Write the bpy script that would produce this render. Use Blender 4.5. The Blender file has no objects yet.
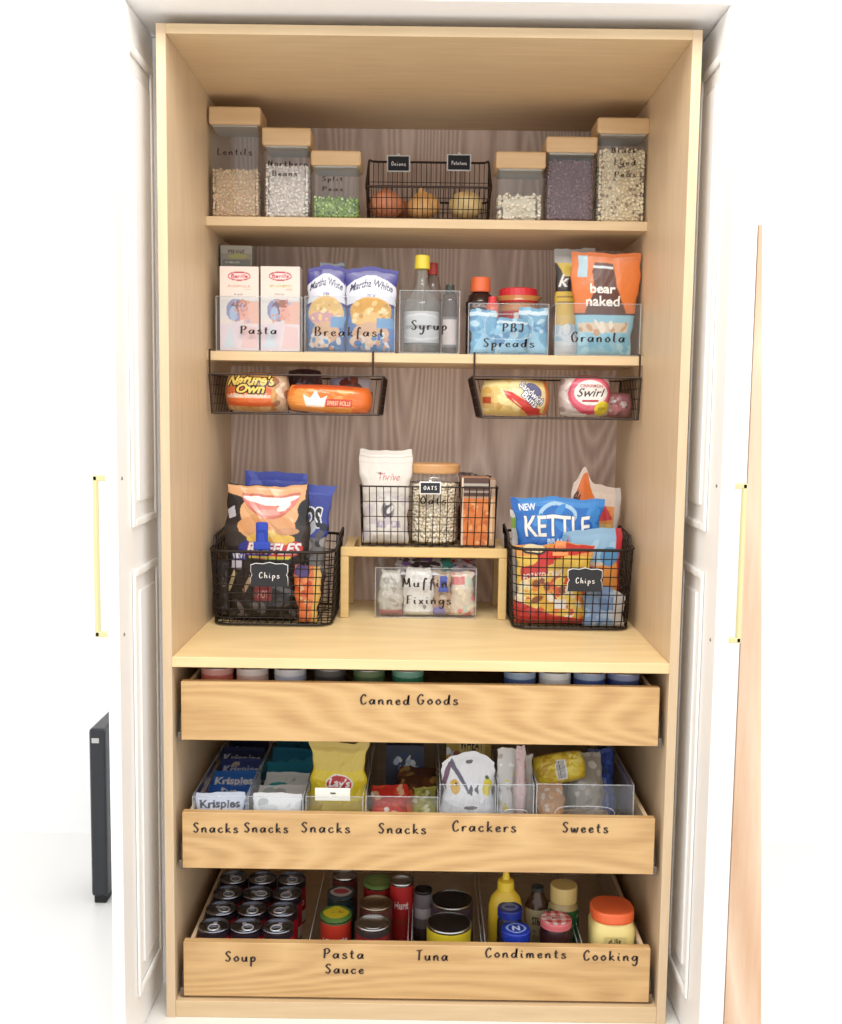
import bpy, bmesh, math, random
import numpy as np
from mathutils import Vector, Matrix
C = bpy.context.scene.collection
PI = math.pi
# ------------------------------------------------------------------ camera
CAM = np.array([0.0015, -1.9782, 1.2156]); YAW, PITCH, ROLL, FPX = -0.0023, -0.0971, 0.0132, 1043.2553
def cam_axes():
    cy, sy, cp, sp = math.cos(YAW), math.sin(YAW), math.cos(PITCH), math.sin(PITCH)
    f = np.array([sy*cp, cy*cp, sp]); r = np.array([cy, -sy, 0.0]); u = np.cross(r, f)
    cr, sr = math.cos(ROLL), math.sin(ROLL)
    return cr*r+sr*u, -sr*r+cr*u, f
RR, UU, FF = cam_axes()
def P(px, py, Y):                       # measured pixel -> (x, z) on the vertical plane at depth Y
    d = FF + (px-421)/FPX*RR - (py-512)/FPX*UU
    t = (Y-CAM[1])/d[1]; q = CAM + t*d
    return q[0], q[2]
def ON(px, py, z):                      # measured pixel -> (x, y) on the horizontal plane at height z
    d = FF + (px-421)/FPX*RR - (py-512)/FPX*UU
    t = (z-CAM[2])/d[2]; q = CAM + t*d
    return q[0], q[1]
cd = bpy.data.cameras.new('camera'); cam = bpy.data.objects.new('camera', cd); C.objects.link(cam)
cd.sensor_fit = 'HORIZONTAL'; cd.sensor_width = 36; cd.lens = FPX/842*36; cd.clip_start = .05
m = Matrix([[RR[0], UU[0], -FF[0], CAM[0]], [RR[1], UU[1], -FF[1], CAM[1]], [RR[2], UU[2], -FF[2], CAM[2]], [0, 0, 0, 1]])
cam.matrix_world = m; bpy.context.scene.camera = cam

# ------------------------------------------------------------------ materials
def lin(c):
    c = np.asarray(c, float)/255.0
    return np.where(c <= .04045, c/12.92, ((c+.055)/1.055)**2.4)
def L4(c): return tuple(lin(c)) + (1,)
MATS = {}
def mat(name, c=(200, 200, 200), rough=.5, metal=0, spec=.5, coat=0):
    if name in MATS: return MATS[name]
    m = bpy.data.materials.new(name); m.use_nodes = True
    b = m.node_tree.nodes['Principled BSDF']
    b.inputs['Base Color'].default_value = L4(c); b.inputs['Roughness'].default_value = rough
    b.inputs['Metallic'].default_value = metal; b.inputs['Specular IOR Level'].default_value = spec
    if coat: b.inputs['Coat Weight'].default_value = coat
    nt = m.node_tree
    # faint surface irregularity so that no finish is perfectly even
    n = nt.nodes.new('ShaderNodeTexNoise'); n.inputs['Scale'].default_value = 60
    mr = nt.nodes.new('ShaderNodeMapRange'); mr.inputs['To Min'].default_value = max(rough-.04, 0); mr.inputs['To Max'].default_value = min(rough+.06, 1)
    nt.links.new(n.outputs['Fac'], mr.inputs['Value']); nt.links.new(mr.outputs['Result'], b.inputs['Roughness'])
    MATS[name] = m; return m
def printed(name, rough=.5, spec=.5, alpha=1):
    if name in MATS: return MATS[name]
    m = mat(name, (255, 255, 255), rough, 0, spec); nt = m.node_tree
    a = nt.nodes.new('ShaderNodeAttribute'); a.attribute_name = 'Col'
    nt.links.new(a.outputs['Color'], nt.nodes['Principled BSDF'].inputs['Base Color'])
    return m
def wood(name, c1, c2, axis='Z', scale=1., wave=.5, rough=.45, c3=None, wscale=9, dist=5, stretch=.22):
    m = bpy.data.materials.new(name); m.use_nodes = True; nt = m.node_tree; b = nt.nodes['Principled BSDF']
    tc = nt.nodes.new('ShaderNodeTexCoord'); mp = nt.nodes.new('ShaderNodeMapping')
    s = [14*scale]*3; s['XYZ'.index(axis)] = 1.1*scale; mp.inputs['Scale'].default_value = s
    nt.links.new(tc.outputs['Object'], mp.inputs['Vector'])
    n = nt.nodes.new('ShaderNodeTexNoise'); n.inputs['Scale'].default_value = 6; n.inputs['Detail'].default_value = 6; n.inputs['Roughness'].default_value = .6
    nt.links.new(mp.outputs['Vector'], n.inputs['Vector'])
    mp2 = nt.nodes.new('ShaderNodeMapping'); s2 = [1.0]*3; s2['XYZ'.index(axis)] = stretch; mp2.inputs['Scale'].default_value = s2
    mp2.inputs['Location'].default_value = (.13, .2, .31)
    nt.links.new(tc.outputs['Object'], mp2.inputs['Vector'])
    nz = nt.nodes.new('ShaderNodeTexNoise'); nz.inputs['Scale'].default_value = 3.2; nz.inputs['Detail'].default_value = 1.5
    nt.links.new(mp2.outputs['Vector'], nz.inputs['Vector'])
    # contour lines of a stretched noise field give cathedral figure
    mul = nt.nodes.new('ShaderNodeMath'); mul.operation = 'MULTIPLY'; mul.inputs[1].default_value = wscale*dist
    nt.links.new(nz.outputs['Fac'], mul.inputs[0])
    fr = nt.nodes.new('ShaderNodeMath'); fr.operation = 'PINGPONG'; fr.inputs[1].default_value = 1
    nt.links.new(mul.outputs[0], fr.inputs[0])
    pw = nt.nodes.new('ShaderNodeMath'); pw.operation = 'POWER'; pw.inputs[1].default_value = 1.6; nt.links.new(fr.outputs[0], pw.inputs[0])
    mx = nt.nodes.new('ShaderNodeMix'); mx.data_type = 'FLOAT'; mx.inputs['Factor'].default_value = wave
    nt.links.new(n.outputs['Fac'], mx.inputs['A']); nt.links.new(pw.outputs[0], mx.inputs['B'])
    r = nt.nodes.new('ShaderNodeValToRGB'); r.color_ramp.elements[0].position = .2; r.color_ramp.elements[1].position = .8
    r.color_ramp.elements[0].color = L4(c1); r.color_ramp.elements[1].color = L4(c2)
    if c3: e = r.color_ramp.elements.new(.5); e.color = L4(c3)
    nt.links.new(mx.outputs['Result'], r.inputs['Fac']); nt.links.new(r.outputs['Color'], b.inputs['Base Color'])
    b.inputs['Roughness'].default_value = rough
    bp = nt.nodes.new('ShaderNodeBump'); bp.inputs['Strength'].default_value = .06; bp.inputs['Distance'].default_value = .002
    nt.links.new(n.outputs['Fac'], bp.inputs['Height']); nt.links.new(bp.outputs['Normal'], b.inputs['Normal'])
    MATS[name] = m; return m
def clear(name, tint=(250, 251, 252), haze=.04, gloss=.9, rough=.04, hazec=(235, 238, 240), ior=1.45):
    m = bpy.data.materials.new(name); m.use_nodes = True; nt = m.node_tree; nt.nodes.remove(nt.nodes['Principled BSDF'])
    out = nt.nodes['Material Output']
    t = nt.nodes.new('ShaderNodeBsdfTransparent'); t.inputs[0].default_value = L4(tint)
    g = nt.nodes.new('ShaderNodeBsdfGlossy'); g.inputs['Roughness'].default_value = rough; g.inputs['Color'].default_value = (gloss, gloss, gloss, 1)
    f = nt.nodes.new('ShaderNodeFresnel'); f.inputs['IOR'].default_value = ior
    x = nt.nodes.new('ShaderNodeMixShader'); ge = nt.nodes.new('ShaderNodeNewGeometry'); iv = nt.nodes.new('ShaderNodeMath'); iv.operation = 'SUBTRACT'; iv.inputs[0].default_value = 1; nt.links.new(ge.outputs['Backfacing'], iv.inputs[1])
    fm = nt.nodes.new('ShaderNodeMath'); fm.operation = 'MULTIPLY'; nt.links.new(f.outputs[0], fm.inputs[0]); nt.links.new(iv.outputs[0], fm.inputs[1])
    nt.links.new(fm.outputs[0], x.inputs[0]); nt.links.new(t.outputs[0], x.inputs[1]); nt.links.new(g.outputs[0], x.inputs[2])
    d = nt.nodes.new('ShaderNodeBsdfDiffuse'); d.inputs[0].default_value = L4(hazec)
    y = nt.nodes.new('ShaderNodeMixShader'); y.inputs[0].default_value = haze
    nt.links.new(x.outputs[0], y.inputs[1]); nt.links.new(d.outputs[0], y.inputs[2]); nt.links.new(y.outputs[0], out.inputs[0])
    MATS[name] = m; return m

OAK = wood('pale_oak', (204, 177, 142), (219, 195, 162), 'Z', wave=.10)
OAKX = wood('pale_oak_across', (202, 174, 134), (219, 193, 154), 'X', wave=.10)
OAKC = wood('counter_oak', (222, 194, 142), (236, 210, 160), 'X', wave=.3, wscale=5)
OAKD = wood('drawer_oak', (182, 141, 90), (214, 177, 124), 'X', wave=.30, c3=(204, 165, 112), wscale=18, dist=5, stretch=.16)
OAKB = wood('back_oak', (196, 170, 155), (244, 223, 208), 'Z', wave=.42, c3=(226, 203, 187), wscale=20, dist=6, rough=.6, scale=1.4, stretch=.10)
BAMBOO = wood('bamboo', (212, 178, 116), (228, 198, 140), 'X', wave=.15, rough=.4)
LIDWOOD = wood('lid_wood', (208, 172, 126), (226, 194, 150), 'X', wave=.2, rough=.45)
WHITEWALL = mat('white_wall_paint', (250, 250, 250), .7)
DOORW = mat('white_door_lacquer', (246, 245, 243), .35)
BRASS = mat('brushed_brass', (232, 222, 170), .4, .7)
WIRE = mat('black_wire', (34, 26, 22), .45, .3)
WIREB = mat('brown_black_wire', (52, 36, 28), .45, .3)
VINYL = mat('black_vinyl', (44, 26, 22), .5)
CHALK = mat('chalkboard', (42, 44, 50), .8)
CHALKW = mat('chalk_white', (240, 240, 240), .8)
STEEL = mat('tin_steel', (190, 188, 186), .25, 1)
DSTEEL = mat('dark_tin', (150, 152, 162), .25, 1)
ACRYL = clear('clear_acrylic', haze=.02)
ACRIM = clear('acrylic_edge', haze=.28, hazec=(225, 230, 235))
GLASS = clear('jar_glass', tint=(250, 251, 251), haze=.05, hazec=(225, 225, 225), ior=1.6)
CARD = printed('printed_card', .45)
FILM = printed('printed_film', .28, .6)
SOFT = printed('printed_plastic', .4, .4)
GRAIN = printed('dry_grain', .7, .3)

# ------------------------------------------------------------------ scene graph helpers
def link(o, parent=None):
    C.objects.link(o)
    if parent is not None: o.parent = parent
    return o
def tag(o, label=None, cat=None, group=None, kind=None):
    if label: o['label'] = label
    if cat: o['category'] = cat
    if group: o['group'] = group
    if kind: o['kind'] = kind
    return o
def thing(name, label, cat, loc=(0, 0, 0), group=None, rz=0, kind=None):
    o = bpy.data.objects.new(name, None); o.empty_display_size = .02; C.objects.link(o); o.location = loc; o.rotation_euler = (0, 0, rz)
    return tag(o, label, cat, group, kind)
def dup(o, loc=None, label=None, group=None, parent=None, rot=None):
    c = o.copy(); C.objects.link(c)
    if parent is not None: c.parent = parent
    if loc is not None: c.location = loc
    if rot is not None: c.rotation_euler = rot
    if label: c['label'] = label
    if group: c['group'] = group
    for ch in o.children: dup(ch, parent=c)
    return c
class MB:
    def __init__(s): s.b = bmesh.new()
    def box(s, x0, x1, y0, y1, z0, z1, bev=0, seg=1):
        r = bmesh.ops.create_cube(s.b, size=1)
        vs = r['verts']
        for v in vs: v.co = Vector(((x0+x1)/2+v.co.x*(x1-x0), (y0+y1)/2+v.co.y*(y1-y0), (z0+z1)/2+v.co.z*(z1-z0)))
        if bev > 0:
            es = list({e for v in vs for e in v.link_edges})
            bmesh.ops.bevel(s.b, geom=es, offset=bev, segments=seg, affect='EDGES', profile=.6)
        return s
    def tube(s, pts, r, n=6, closed=False):
        pts = [Vector(p) for p in pts]; N = len(pts); rings = []
        for i, p in enumerate(pts):
            a = pts[(i-1) % N] if (closed or i > 0) else p; b = pts[(i+1) % N] if (closed or i < N-1) else p
            t = (b-a)
            t = t.normalized() if t.length > 1e-9 else Vector((0, 0, 1))
            up = Vector((0, 0, 1)) if abs(t.z) < .9 else Vector((0, 1, 0))
            u = t.cross(up).normalized(); w = t.cross(u)
            rad = r[i] if isinstance(r, (list, tuple)) else r
            rings.append([s.b.verts.new(p+u*math.cos(2*PI*k/n)*rad+w*math.sin(2*PI*k/n)*rad) for k in range(n)])
        for i in range(N if closed else N-1):
            A, B = rings[i], rings[(i+1) % N]
            for k in range(n): s.b.faces.new((A[k], A[(k+1) % n], B[(k+1) % n], B[k]))
        if not closed:
            s.b.faces.new(rings[0]); s.b.faces.new(rings[-1][::-1])
        return s
    def lathe(s, prof, n=24, c=(0, 0, 0), rx=1, ry=1, power=1):
        rings = []
        for r, z in prof:
            ring = []
            for k in range(n):
                a = 2*PI*k/n; ca, sa = math.cos(a), math.sin(a)
                if power != 1: ca = math.copysign(abs(ca)**power, ca); sa = math.copysign(abs(sa)**power, sa)
                ring.append(s.b.verts.new((c[0]+r*rx*ca, c[1]+r*ry*sa, c[2]+z)))
            rings.append(ring)
        for i in range(len(rings)-1):
            A, B = rings[i], rings[i+1]
            for k in range(n): s.b.faces.new((A[k], A[(k+1) % n], B[(k+1) % n], B[k]))
        if prof[0][0] > 1e-6: s.b.faces.new(rings[0][::-1])
        if prof[-1][0] > 1e-6: s.b.faces.new(rings[-1])
        return s
    def prism(s, poly, y0, y1):            # polygon in x,z extruded along y
        A = [s.b.verts.new((x, y0, z)) for x, z in poly]; B = [s.b.verts.new((x, y1, z)) for x, z in poly]
        n = len(poly)
        s.b.faces.new(A); s.b.faces.new(B[::-1])
        for k in range(n): s.b.faces.new((A[(k+1) % n], A[k], B[k], B[(k+1) % n]))
        return s
    def obj(s, name, m, parent=None, smooth=False, recalc=True, loc=None):
        if recalc: bmesh.ops.recalc_face_normals(s.b, faces=s.b.faces)
        me = bpy.data.meshes.new(name); s.b.to_mesh(me); s.b.free()
        if smooth: me.polygons.foreach_set('use_smooth', [True]*len(me.polygons))
        me.materials.append(m); o = bpy.data.objects.new(name, me); link(o, parent)
        if loc is not None: o.location = loc
        return o
def solid(name, m, boxes, parent=None, bev=0, **k):
    b = MB()
    for x in boxes: b.box(*x, bev=bev)
    return b.obj(name, m, parent, **k)
def struct(o): o['kind'] = 'structure'; return o

# ------------------------------------------------------------------ handwriting (single-stroke script)
G = {
'a': (1.2, [[(.9, .85), (.5, 1), (.1, .5), (.4, 0), (.8, .45), (.95, .95), (.9, .25), (1.15, .05)]]),
'b': (1.1, [[(.2, 2), (.17, 1), (.2, .15), (.55, 0), (.9, .5), (.55, .95), (.2, .6)]]),
'c': (1.0, [[(.85, .8), (.5, 1), (.1, .5), (.45, 0), (.95, .25)]]),
'd': (1.25, [[(.85, .85), (.5, 1), (.1, .5), (.4, 0), (.8, .4), (1.0, 2), (.92, .3), (1.2, .05)]]),
'e': (1.0, [[(.15, .42), (.75, .65), (.55, 1), (.15, .6), (.4, 0), (.95, .25)]]),
'f': (.9, [[(.9, 1.7), (.65, 2), (.42, 1.4), (.35, .3), (.3, -.7)], [(.05, .95), (.8, 1.02)]]),
'g': (1.15, [[(.85, .85), (.5, 1), (.1, .5), (.4, .05), (.85, .5), (.95, .95), (.92, -.4), (.55, -1), (.15, -.7)]]),
'h': (1.1, [[(.25, 2), (.2, 1), (.2, 0)], [(.2, .5), (.6, 1), (.85, .7), (.85, .15), (1.1, .03)]]),
'i': (.6, [[(.2, .95), (.2, .25), (.5, .02)], [(.24, 1.4), (.3, 1.55)]]),
'j': (.6, [[(.3, .95), (.3, -.6), (0, -.9)], [(.34, 1.4), (.4, 1.55)]]),
'k': (1.1, [[(.25, 2), (.2, 1), (.2, 0)], [(.85, 1), (.5, .7), (.28, .48), (.6, .3), (1.0, 0)]]),
'l': (.65, [[(.3, 2), (.2, 1), (.2, .25), (.55, .02)]]),
'm': (1.6, [[(.15, .95), (.15, 0)], [(.15, .5), (.45, 1), (.68, .7), (.7, 0)], [(.7, .5), (1.0, 1), (1.25, .7), (1.25, .15), (1.5, .03)]]),
'n': (1.15, [[(.15, .95), (.15, 0)], [(.15, .5), (.55, 1), (.82, .7), (.82, .15), (1.1, .03)]]),
'o': (1.05, [[(.55, 1), (.12, .55), (.45, 0), (.9, .45), (.6, 1), (.5, .97)]]),
'p': (1.1, [[(.2, .95), (.2, -.2), (.18, -1)], [(.2, .5), (.6, 1), (.92, .5), (.55, 0), (.22, .2)]]),
'r': (.85, [[(.15, .95), (.17, 0)], [(.17, .5), (.45, .95), (.85, .85)]]),
's': (.9, [[(.8, .85), (.45, 1.05), (.2, .78), (.55, .5), (.8, .2), (.4, -.05), (.05, .2)]]),
't': (.9, [[(.42, 1.7), (.35, .8), (.4, .15), (.8, .05)], [(.02, 1.1), (.8, 1.15)]]),
'u': (1.15, [[(.15, .95), (.15, .3), (.45, 0), (.8, .35), (.88, .95), (.88, .2), (1.12, .03)]]),
'v': (.95, [[(.1, .95), (.45, 0), (.85, 1)]]),
'w': (1.45, [[(.1, .95), (.2, .2), (.45, .05), (.68, .8), (.8, .15), (1.05, .05), (1.3, 1)]]),
'x': (1.0, [[(.1, .95), (.85, 0)], [(.85, .95), (.1, 0)]]),
'y': (1.1, [[(.15, .95), (.2, .3), (.5, .1), (.85, .5)], [(.9, .95), (.85, -.2), (.45, -1), (.1, -.7)]]),
'z': (1.0, [[(.1, .9), (.85, .95), (.1, .05), (.9, .02)]]),
'P': (1.3, [[(.35, 1.9), (.3, 1), (.25, 0)], [(.1, 1.7), (.7, 2.05), (1.15, 1.6), (.8, 1.05), (.35, .95)]]),
'B': (1.4, [[(.35, 1.9), (.3, 1), (.28, 0)], [(.1, 1.75), (.7, 2.05), (1.05, 1.6), (.75, 1.1), (.4, 1.05)], [(.4, 1.05), (1.0, .95), (1.2, .45), (.8, 0), (.1, .1)]]),
'S': (1.2, [[(1.05, 1.75), (.65, 2.05), (.25, 1.6), (.6, 1.1), (.95, .6), (.6, 0), (.1, .3)]]),
'J': (1.1, [[(.2, 1.95), (1.0, 2)], [(.75, 1.95), (.75, .5), (.4, 0), (.1, .4)]]),
'G': (1.4, [[(1.1, 1.7), (.7, 2.05), (.15, 1.2), (.35, .1), (.9, .1), (1.15, .8), (.7, .85)]]),
'C': (1.25, [[(1.05, 1.65), (.75, 2.05), (.2, 1.3), (.3, .2), (.7, 0), (1.15, .4)]]),
'F': (1.1, [[(.35, 1.95), (.3, 1), (.28, 0)], [(.1, 1.9), (.6, 1.95), (1.15, 2.05)], [(.32, 1.05), (.9, 1.1)]]),
'O': (1.4, [[(.7, 2), (.15, 1.1), (.55, 0), (1.2, .8), (.9, 1.9), (.6, 2)]]),
'T': (1.2, [[(.65, 1.95), (.6, 1), (.55, 0)], [(.05, 1.9), (.6, 1.95), (1.2, 2.05)]]),
'L': (1.1, [[(.35, 2), (.25, 1), (.2, .1), (.6, 0), (1.05, .15)]]),
'M': (1.7, [[(.15, 0), (.25, 1), (.35, 1.95)], [(.35, 1.95), (.85, .5), (1.3, 1.95)], [(1.3, 1.95), (1.35, 1), (1.45, 0)]]),
'N': (1.4, [[(.2, 0), (.25, 1.95)], [(.25, 1.95), (1.0, .05)], [(1.0, .05), (1.1, 2)]]),
'E': (1.1, [[(1.0, 1.9), (.4, 1.9), (.3, 1.1), (.8, 1.05)], [(.3, 1.1), (.25, .1), (1.0, .05)]]),
' ': (.8, []), 'A': (1.3, [[(.1, 0), (.6, 2)], [(.6, 2), (1.1, 0)], [(.3, .8), (.9, .8)]]),
}
def smooth(pts, k=5):
    if len(pts) < 3: return pts
    q = [pts[0]]+list(pts)+[pts[-1]]; out = []
    for i in range(1, len(q)-2):
        p0, p1, p2, p3 = map(np.array, q[i-1:i+3])
        for j in range(k):
            t = j/k; out.append(tuple(.5*((2*p1)+(-p0+p2)*t+(2*p0-5*p1+4*p2-p3)*t*t+(-p0+3*p1-3*p2+p3)*t**3)))
    out.append(pts[-1]); return out
def strokes(text, gap=.42):
    x = 0; out = []
    for ch in text:
        adv, ss = G[ch]
        for s in ss: out.append([(px+x, py) for px, py in smooth(s)])
        x += adv+gap
    return out, x-gap
def lettering(lines, x0, x1, zb, xh, y, m, parent, wmin=.0009, wmax=.0021, name='lettering', rise=0, off=(0, 0, 0)):
    """lines: list of (text, x0, x1, baseline z) in world coords; ribbon letters on plane y"""
    b = bmesh.new()
    for (text, a0, a1, z0, xhh) in lines:
        ss, W = strokes(text); sx = (a1-a0)/W
        for s in ss:
            pts = [np.array((a0+px*sx, z0+py*xhh+rise*px*sx)) for px, py in s]
            prev = None; n = len(pts)
            for i, p in enumerate(pts):
                t = pts[min(i+1, n-1)]-pts[max(i-1, 0)]; l = np.hypot(*t)+1e-9; t = t/l
                w = wmin+(wmax-wmin)*abs(t[1])**1.5 ; nn = np.array((-t[1], t[0]))*w/2
                q = [b.verts.new((pp[0]-off[0], yy-off[1], pp[1]-off[2])) for yy in (y, y+.0008) for pp in (p+nn, p-nn)]
                if prev:
                    b.faces.new((prev[0], prev[1], q[1], q[0])); b.faces.new((prev[0], q[0], q[2], prev[2])); b.faces.new((prev[1], prev[3], q[3], q[1]))
                prev = q
    mb = MB(); mb.b.free(); mb.b = b
    return mb.obj(name, m, parent)

# ------------------------------------------------------------------ print engine: colour per vertex of a fine sheet
_tx = {}
def text_tris(s, bold, shear):
    k = (s, bold, shear)
    if k in _tx: return _tx[k]
    cu = bpy.data.curves.new('tmp', 'FONT'); cu.body = s; cu.size = 1; cu.offset = bold; cu.shear = shear; cu.resolution_u = 3
    o = bpy.data.objects.new('tmp', cu); me = o.to_mesh(); me.calc_loop_triangles()
    v = np.array([x.co[:2] for x in me.vertices]).reshape(-1, 2); t = np.array([x.vertices[:] for x in me.loop_triangles]).reshape(-1, 3)
    v = v-v.min(0); v = v/v.max(0); _tx[k] = v[t]
    o.to_mesh_clear(); bpy.data.objects.remove(o); bpy.data.curves.remove(cu)
    return _tx[k]
class Art:
    def __init__(s, w, h, base, cell=.0017):
        s.w, s.h = w, h; s.nx = max(int(w/cell), 6)+1; s.ny = max(int(h/cell), 6)+1
        s.U, s.V = np.meshgrid(np.linspace(0, 1, s.nx), np.linspace(0, 1, s.ny), indexing='ij')
        s.c = np.empty((s.nx, s.ny, 3)); s.c[:] = lin(base); s.base = base
    def _put(s, mask, col): s.c[mask] = lin(col); return s
    def rect(s, a, b, c, d, col): return s._put((s.U >= a) & (s.U <= c) & (s.V >= b) & (s.V <= d), col)
    def ell(s, cx, cy, rx, ry, col, rot=0):
        x = (s.U-cx)*s.w; y = (s.V-cy)*s.h; c, n = math.cos(rot), math.sin(rot)
        X = (x*c+y*n)/(rx*s.w); Y = (-x*n+y*c)/(ry*s.h)
        return s._put(X*X+Y*Y <= 1, col)
    def poly(s, pts, col):
        m = np.zeros(s.U.shape, bool); n = len(pts)
        for i in range(n):
            (x0, y0), (x1, y1) = pts[i], pts[(i+1) % n]
            if y0 == y1: continue
            m ^= ((s.V > min(y0, y1)) & (s.V <= max(y0, y1)) & (s.U < x0+(s.V-y0)*(x1-x0)/(y1-y0)))
        return s._put(m, col)
    def band(s, f, col):                       # f(U) gives lower and upper edge
        lo, hi = f(s.U); return s._put((s.V >= lo) & (s.V <= hi), col)
    def speck(s, a, b, c, d, cols, n, r=.03, seed=1):
        R = random.Random(seed)
        for i in range(n): s.ell(R.uniform(a, c), R.uniform(b, d), r*R.uniform(.5, 1.4), r*R.uniform(.4, 1)*s.w/s.h, R.choice(cols), R.uniform(0, 3))
        return s
    def text(s, t, a, b, c, d, col, bold=.02, shear=0, out=None, rot=0, ow=1, arc=0):
        T = text_tris(t, bold, shear).copy(); m = np.zeros(s.U.shape, bool)
        X = a+T[..., 0]*(c-a); Y = b+T[..., 1]*(d-b)
        if arc: Y = Y+arc*(1-((T[..., 0]-.5)*2)**2)
        if rot:
            cx, cy = (a+c)/2, (b+d)/2; x = (X-cx)*s.w; y = (Y-cy)*s.h; cs, sn = math.cos(rot), math.sin(rot)
            X = cx+(x*cs-y*sn)/s.w; Y = cy+(x*sn+y*cs)/s.h
        X = X*(s.nx-1); Y = Y*(s.ny-1)
        for tx, ty in zip(X, Y):
            i0, i1 = int(max(math.floor(tx.min()), 0)), int(min(math.ceil(tx.max()), s.nx-1)); j0, j1 = int(max(math.floor(ty.min()), 0)), int(min(math.ceil(ty.max()), s.ny-1))
            if i1 < i0 or j1 < j0: continue
            I, J = np.meshgrid(np.arange(i0, i1+1), np.arange(j0, j1+1), indexing='ij')
            e = [(tx[(k+1) % 3]-tx[k])*(J-ty[k])-(ty[(k+1) % 3]-ty[k])*(I-tx[k]) for k in range(3)]
            eps = .02
            m[i0:i1+1, j0:j1+1] |= ((e[0] >= -eps) & (e[1] >= -eps) & (e[2] >= -eps)) | ((e[0] <= eps) & (e[1] <= eps) & (e[2] <= eps))
        if out is not None:
            o = m.copy()
            for di in range(-ow, ow+1):
                for dj in range(-ow, ow+1): o |= np.roll(np.roll(m, di, 0), dj, 1)
            s._put(o, out)
        return s._put(m, col)
def grid_mesh(name, grids, m, parent=None, extra=None, smooth=True, flip=None):
    """grids: list of (XYZ array nx,ny,3 ; colour array nx,ny,3)"""
    vs, cs, fs = [], [], []; base = 0
    for gi, (X, col) in enumerate(grids):
        nx, ny = X.shape[:2]; vs.append(X.reshape(-1, 3)); cs.append(np.broadcast_to(col, X.shape).reshape(-1, 3))
        i, j = np.meshgrid(np.arange(nx-1), np.arange(ny-1), indexing='ij'); a = (base+i*ny+j).ravel()
        q = np.stack([a, a+ny, a+ny+1, a+1], 1)
        if flip and flip[gi]: q = q[:, ::-1]
        fs.append(q); base += nx*ny
    V = np.concatenate(vs); Cc = np.concatenate(cs)*.84; F = np.concatenate(fs)
    me = bpy.data.meshes.new(name); me.vertices.add(len(V)); me.vertices.foreach_set('co', V.astype('f').ravel())
    me.loops.add(F.size); me.loops.foreach_set('vertex_index', F.astype('i').ravel())
    me.polygons.add(len(F)); me.polygons.foreach_set('loop_start', (np.arange(len(F))*4).astype('i')); me.update(calc_edges=True)
    ca = me.color_attributes.new('Col', 'FLOAT_COLOR', 'POINT')
    ca.data.foreach_set('color', np.concatenate([Cc, np.ones((len(Cc), 1))], 1).astype('f').ravel())
    me.polygons.foreach_set('use_smooth', [smooth]*len(F)); me.materials.append(m)
    return link(bpy.data.objects.new(name, me), parent)
def wrinkle(U, V, seed, n=7, f=(2, 9)):
    R = random.Random(seed); z = 0
    for i in range(n):
        a = R.uniform(0, PI); k = R.uniform(*f)*PI; ph = R.uniform(0, 6.3)
        t = (U*math.cos(a)+V*math.sin(a))*k+ph+1.3*np.sin(U*R.uniform(2, 6)+V*R.uniform(2, 6)+ph)
        z = z+(1-np.abs(np.sin(t)))**2*R.choice((-1, 1, 1))*R.uniform(.4, 1)/(1+k*.06)
    return z/n**.5
def pouch(name, label, cat, loc, art, depth=.03, taper=(1, 1), mid=1, wr=.12, ragged=.0022, seed=1, seal=.06, m=None, rot=(0, 0, 0), group=None, fold=0, zig=0, skew=0, flat=0, kind=None, topshape=None):
    """puffed bag, sealed at top; origin at bottom centre, facing -y"""
    w, h = art.w, art.h; U, V = art.U, art.V
    sc = taper[0]+(taper[1]-taper[0])*V; sc = sc*(1+(mid-1)*np.sin(PI*V))
    X = (U-.5)*w*sc+skew*V*h; Z = V*h
    if topshape is not None: Z = Z*(1+topshape(U)*V**3)
    bu = np.clip(1-np.abs(2*U-1)**2.6, 0, 1)**.55
    vb = np.clip((V)/(.10), 0, 1)**.5*np.clip((1-V-seal)/(1-seal)/.34, 0, 1)**.8
    prof = bu*vb*(1-.35*V)
    _r = random.Random(seed*7+1); _p = [_r.uniform(0, 6.3) for _ in range(6)]
    X = X+ragged*(np.sin(V*7+_p[0])+.6*np.sin(V*17+_p[1])+.35*np.sin(V*37+_p[2]))*(2*U-1)*(V > 0)
    Z = Z+ragged*(.8*np.sin(U*5+_p[3])+.5*np.sin(U*13+_p[4])+.25*np.sin(U*29+_p[5]))*V**3
    wk = wrinkle(U, V, seed)*np.clip(prof*1.6+.12, 0, 1)
    Y = -depth/2*prof*(1-flat) - wk*depth*wr
    edge = .0006
    Zs = Z + zig*np.sin(U*90)*(V > .985)*.002
    F = np.stack([X, Y-edge, Zs], -1)
    st = 3; Ub, Vb = U[::st, ::st], V[::st, ::st]
    ix = sorted(set(list(range(0, art.nx, st))+[art.nx-1])); iy = sorted(set(list(range(0, art.ny, st))+[art.ny-1]))
    g = np.ix_(ix, iy)
    B = np.stack([X[g], (depth/2*prof*.9+wk*depth*wr)[g]+edge, Zs[g]], -1)
    colb = lin(art.base)
    # rim strips closing front and back
    def strip(a, b): return np.stack([a, b], 1)
    grids = [(F, art.c), (B, np.broadcast_to(colb, B.shape))]; fl = [False, True]
    for sel in ((slice(None), 0), (slice(None), -1), (0, slice(None)), (-1, slice(None))):
        f_ = F[sel]; b_ = f_.copy(); b_[:, 1] += 2*edge
        cc = art.c[sel]; grids.append((np.stack([f_, b_], 1), np.stack([cc, cc], 1))); fl.append(False)
    o = grid_mesh(name, grids, m or FILM, flip=fl); o.location = loc; o.rotation_euler = rot
    return tag(o, label, cat, group, kind)
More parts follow.
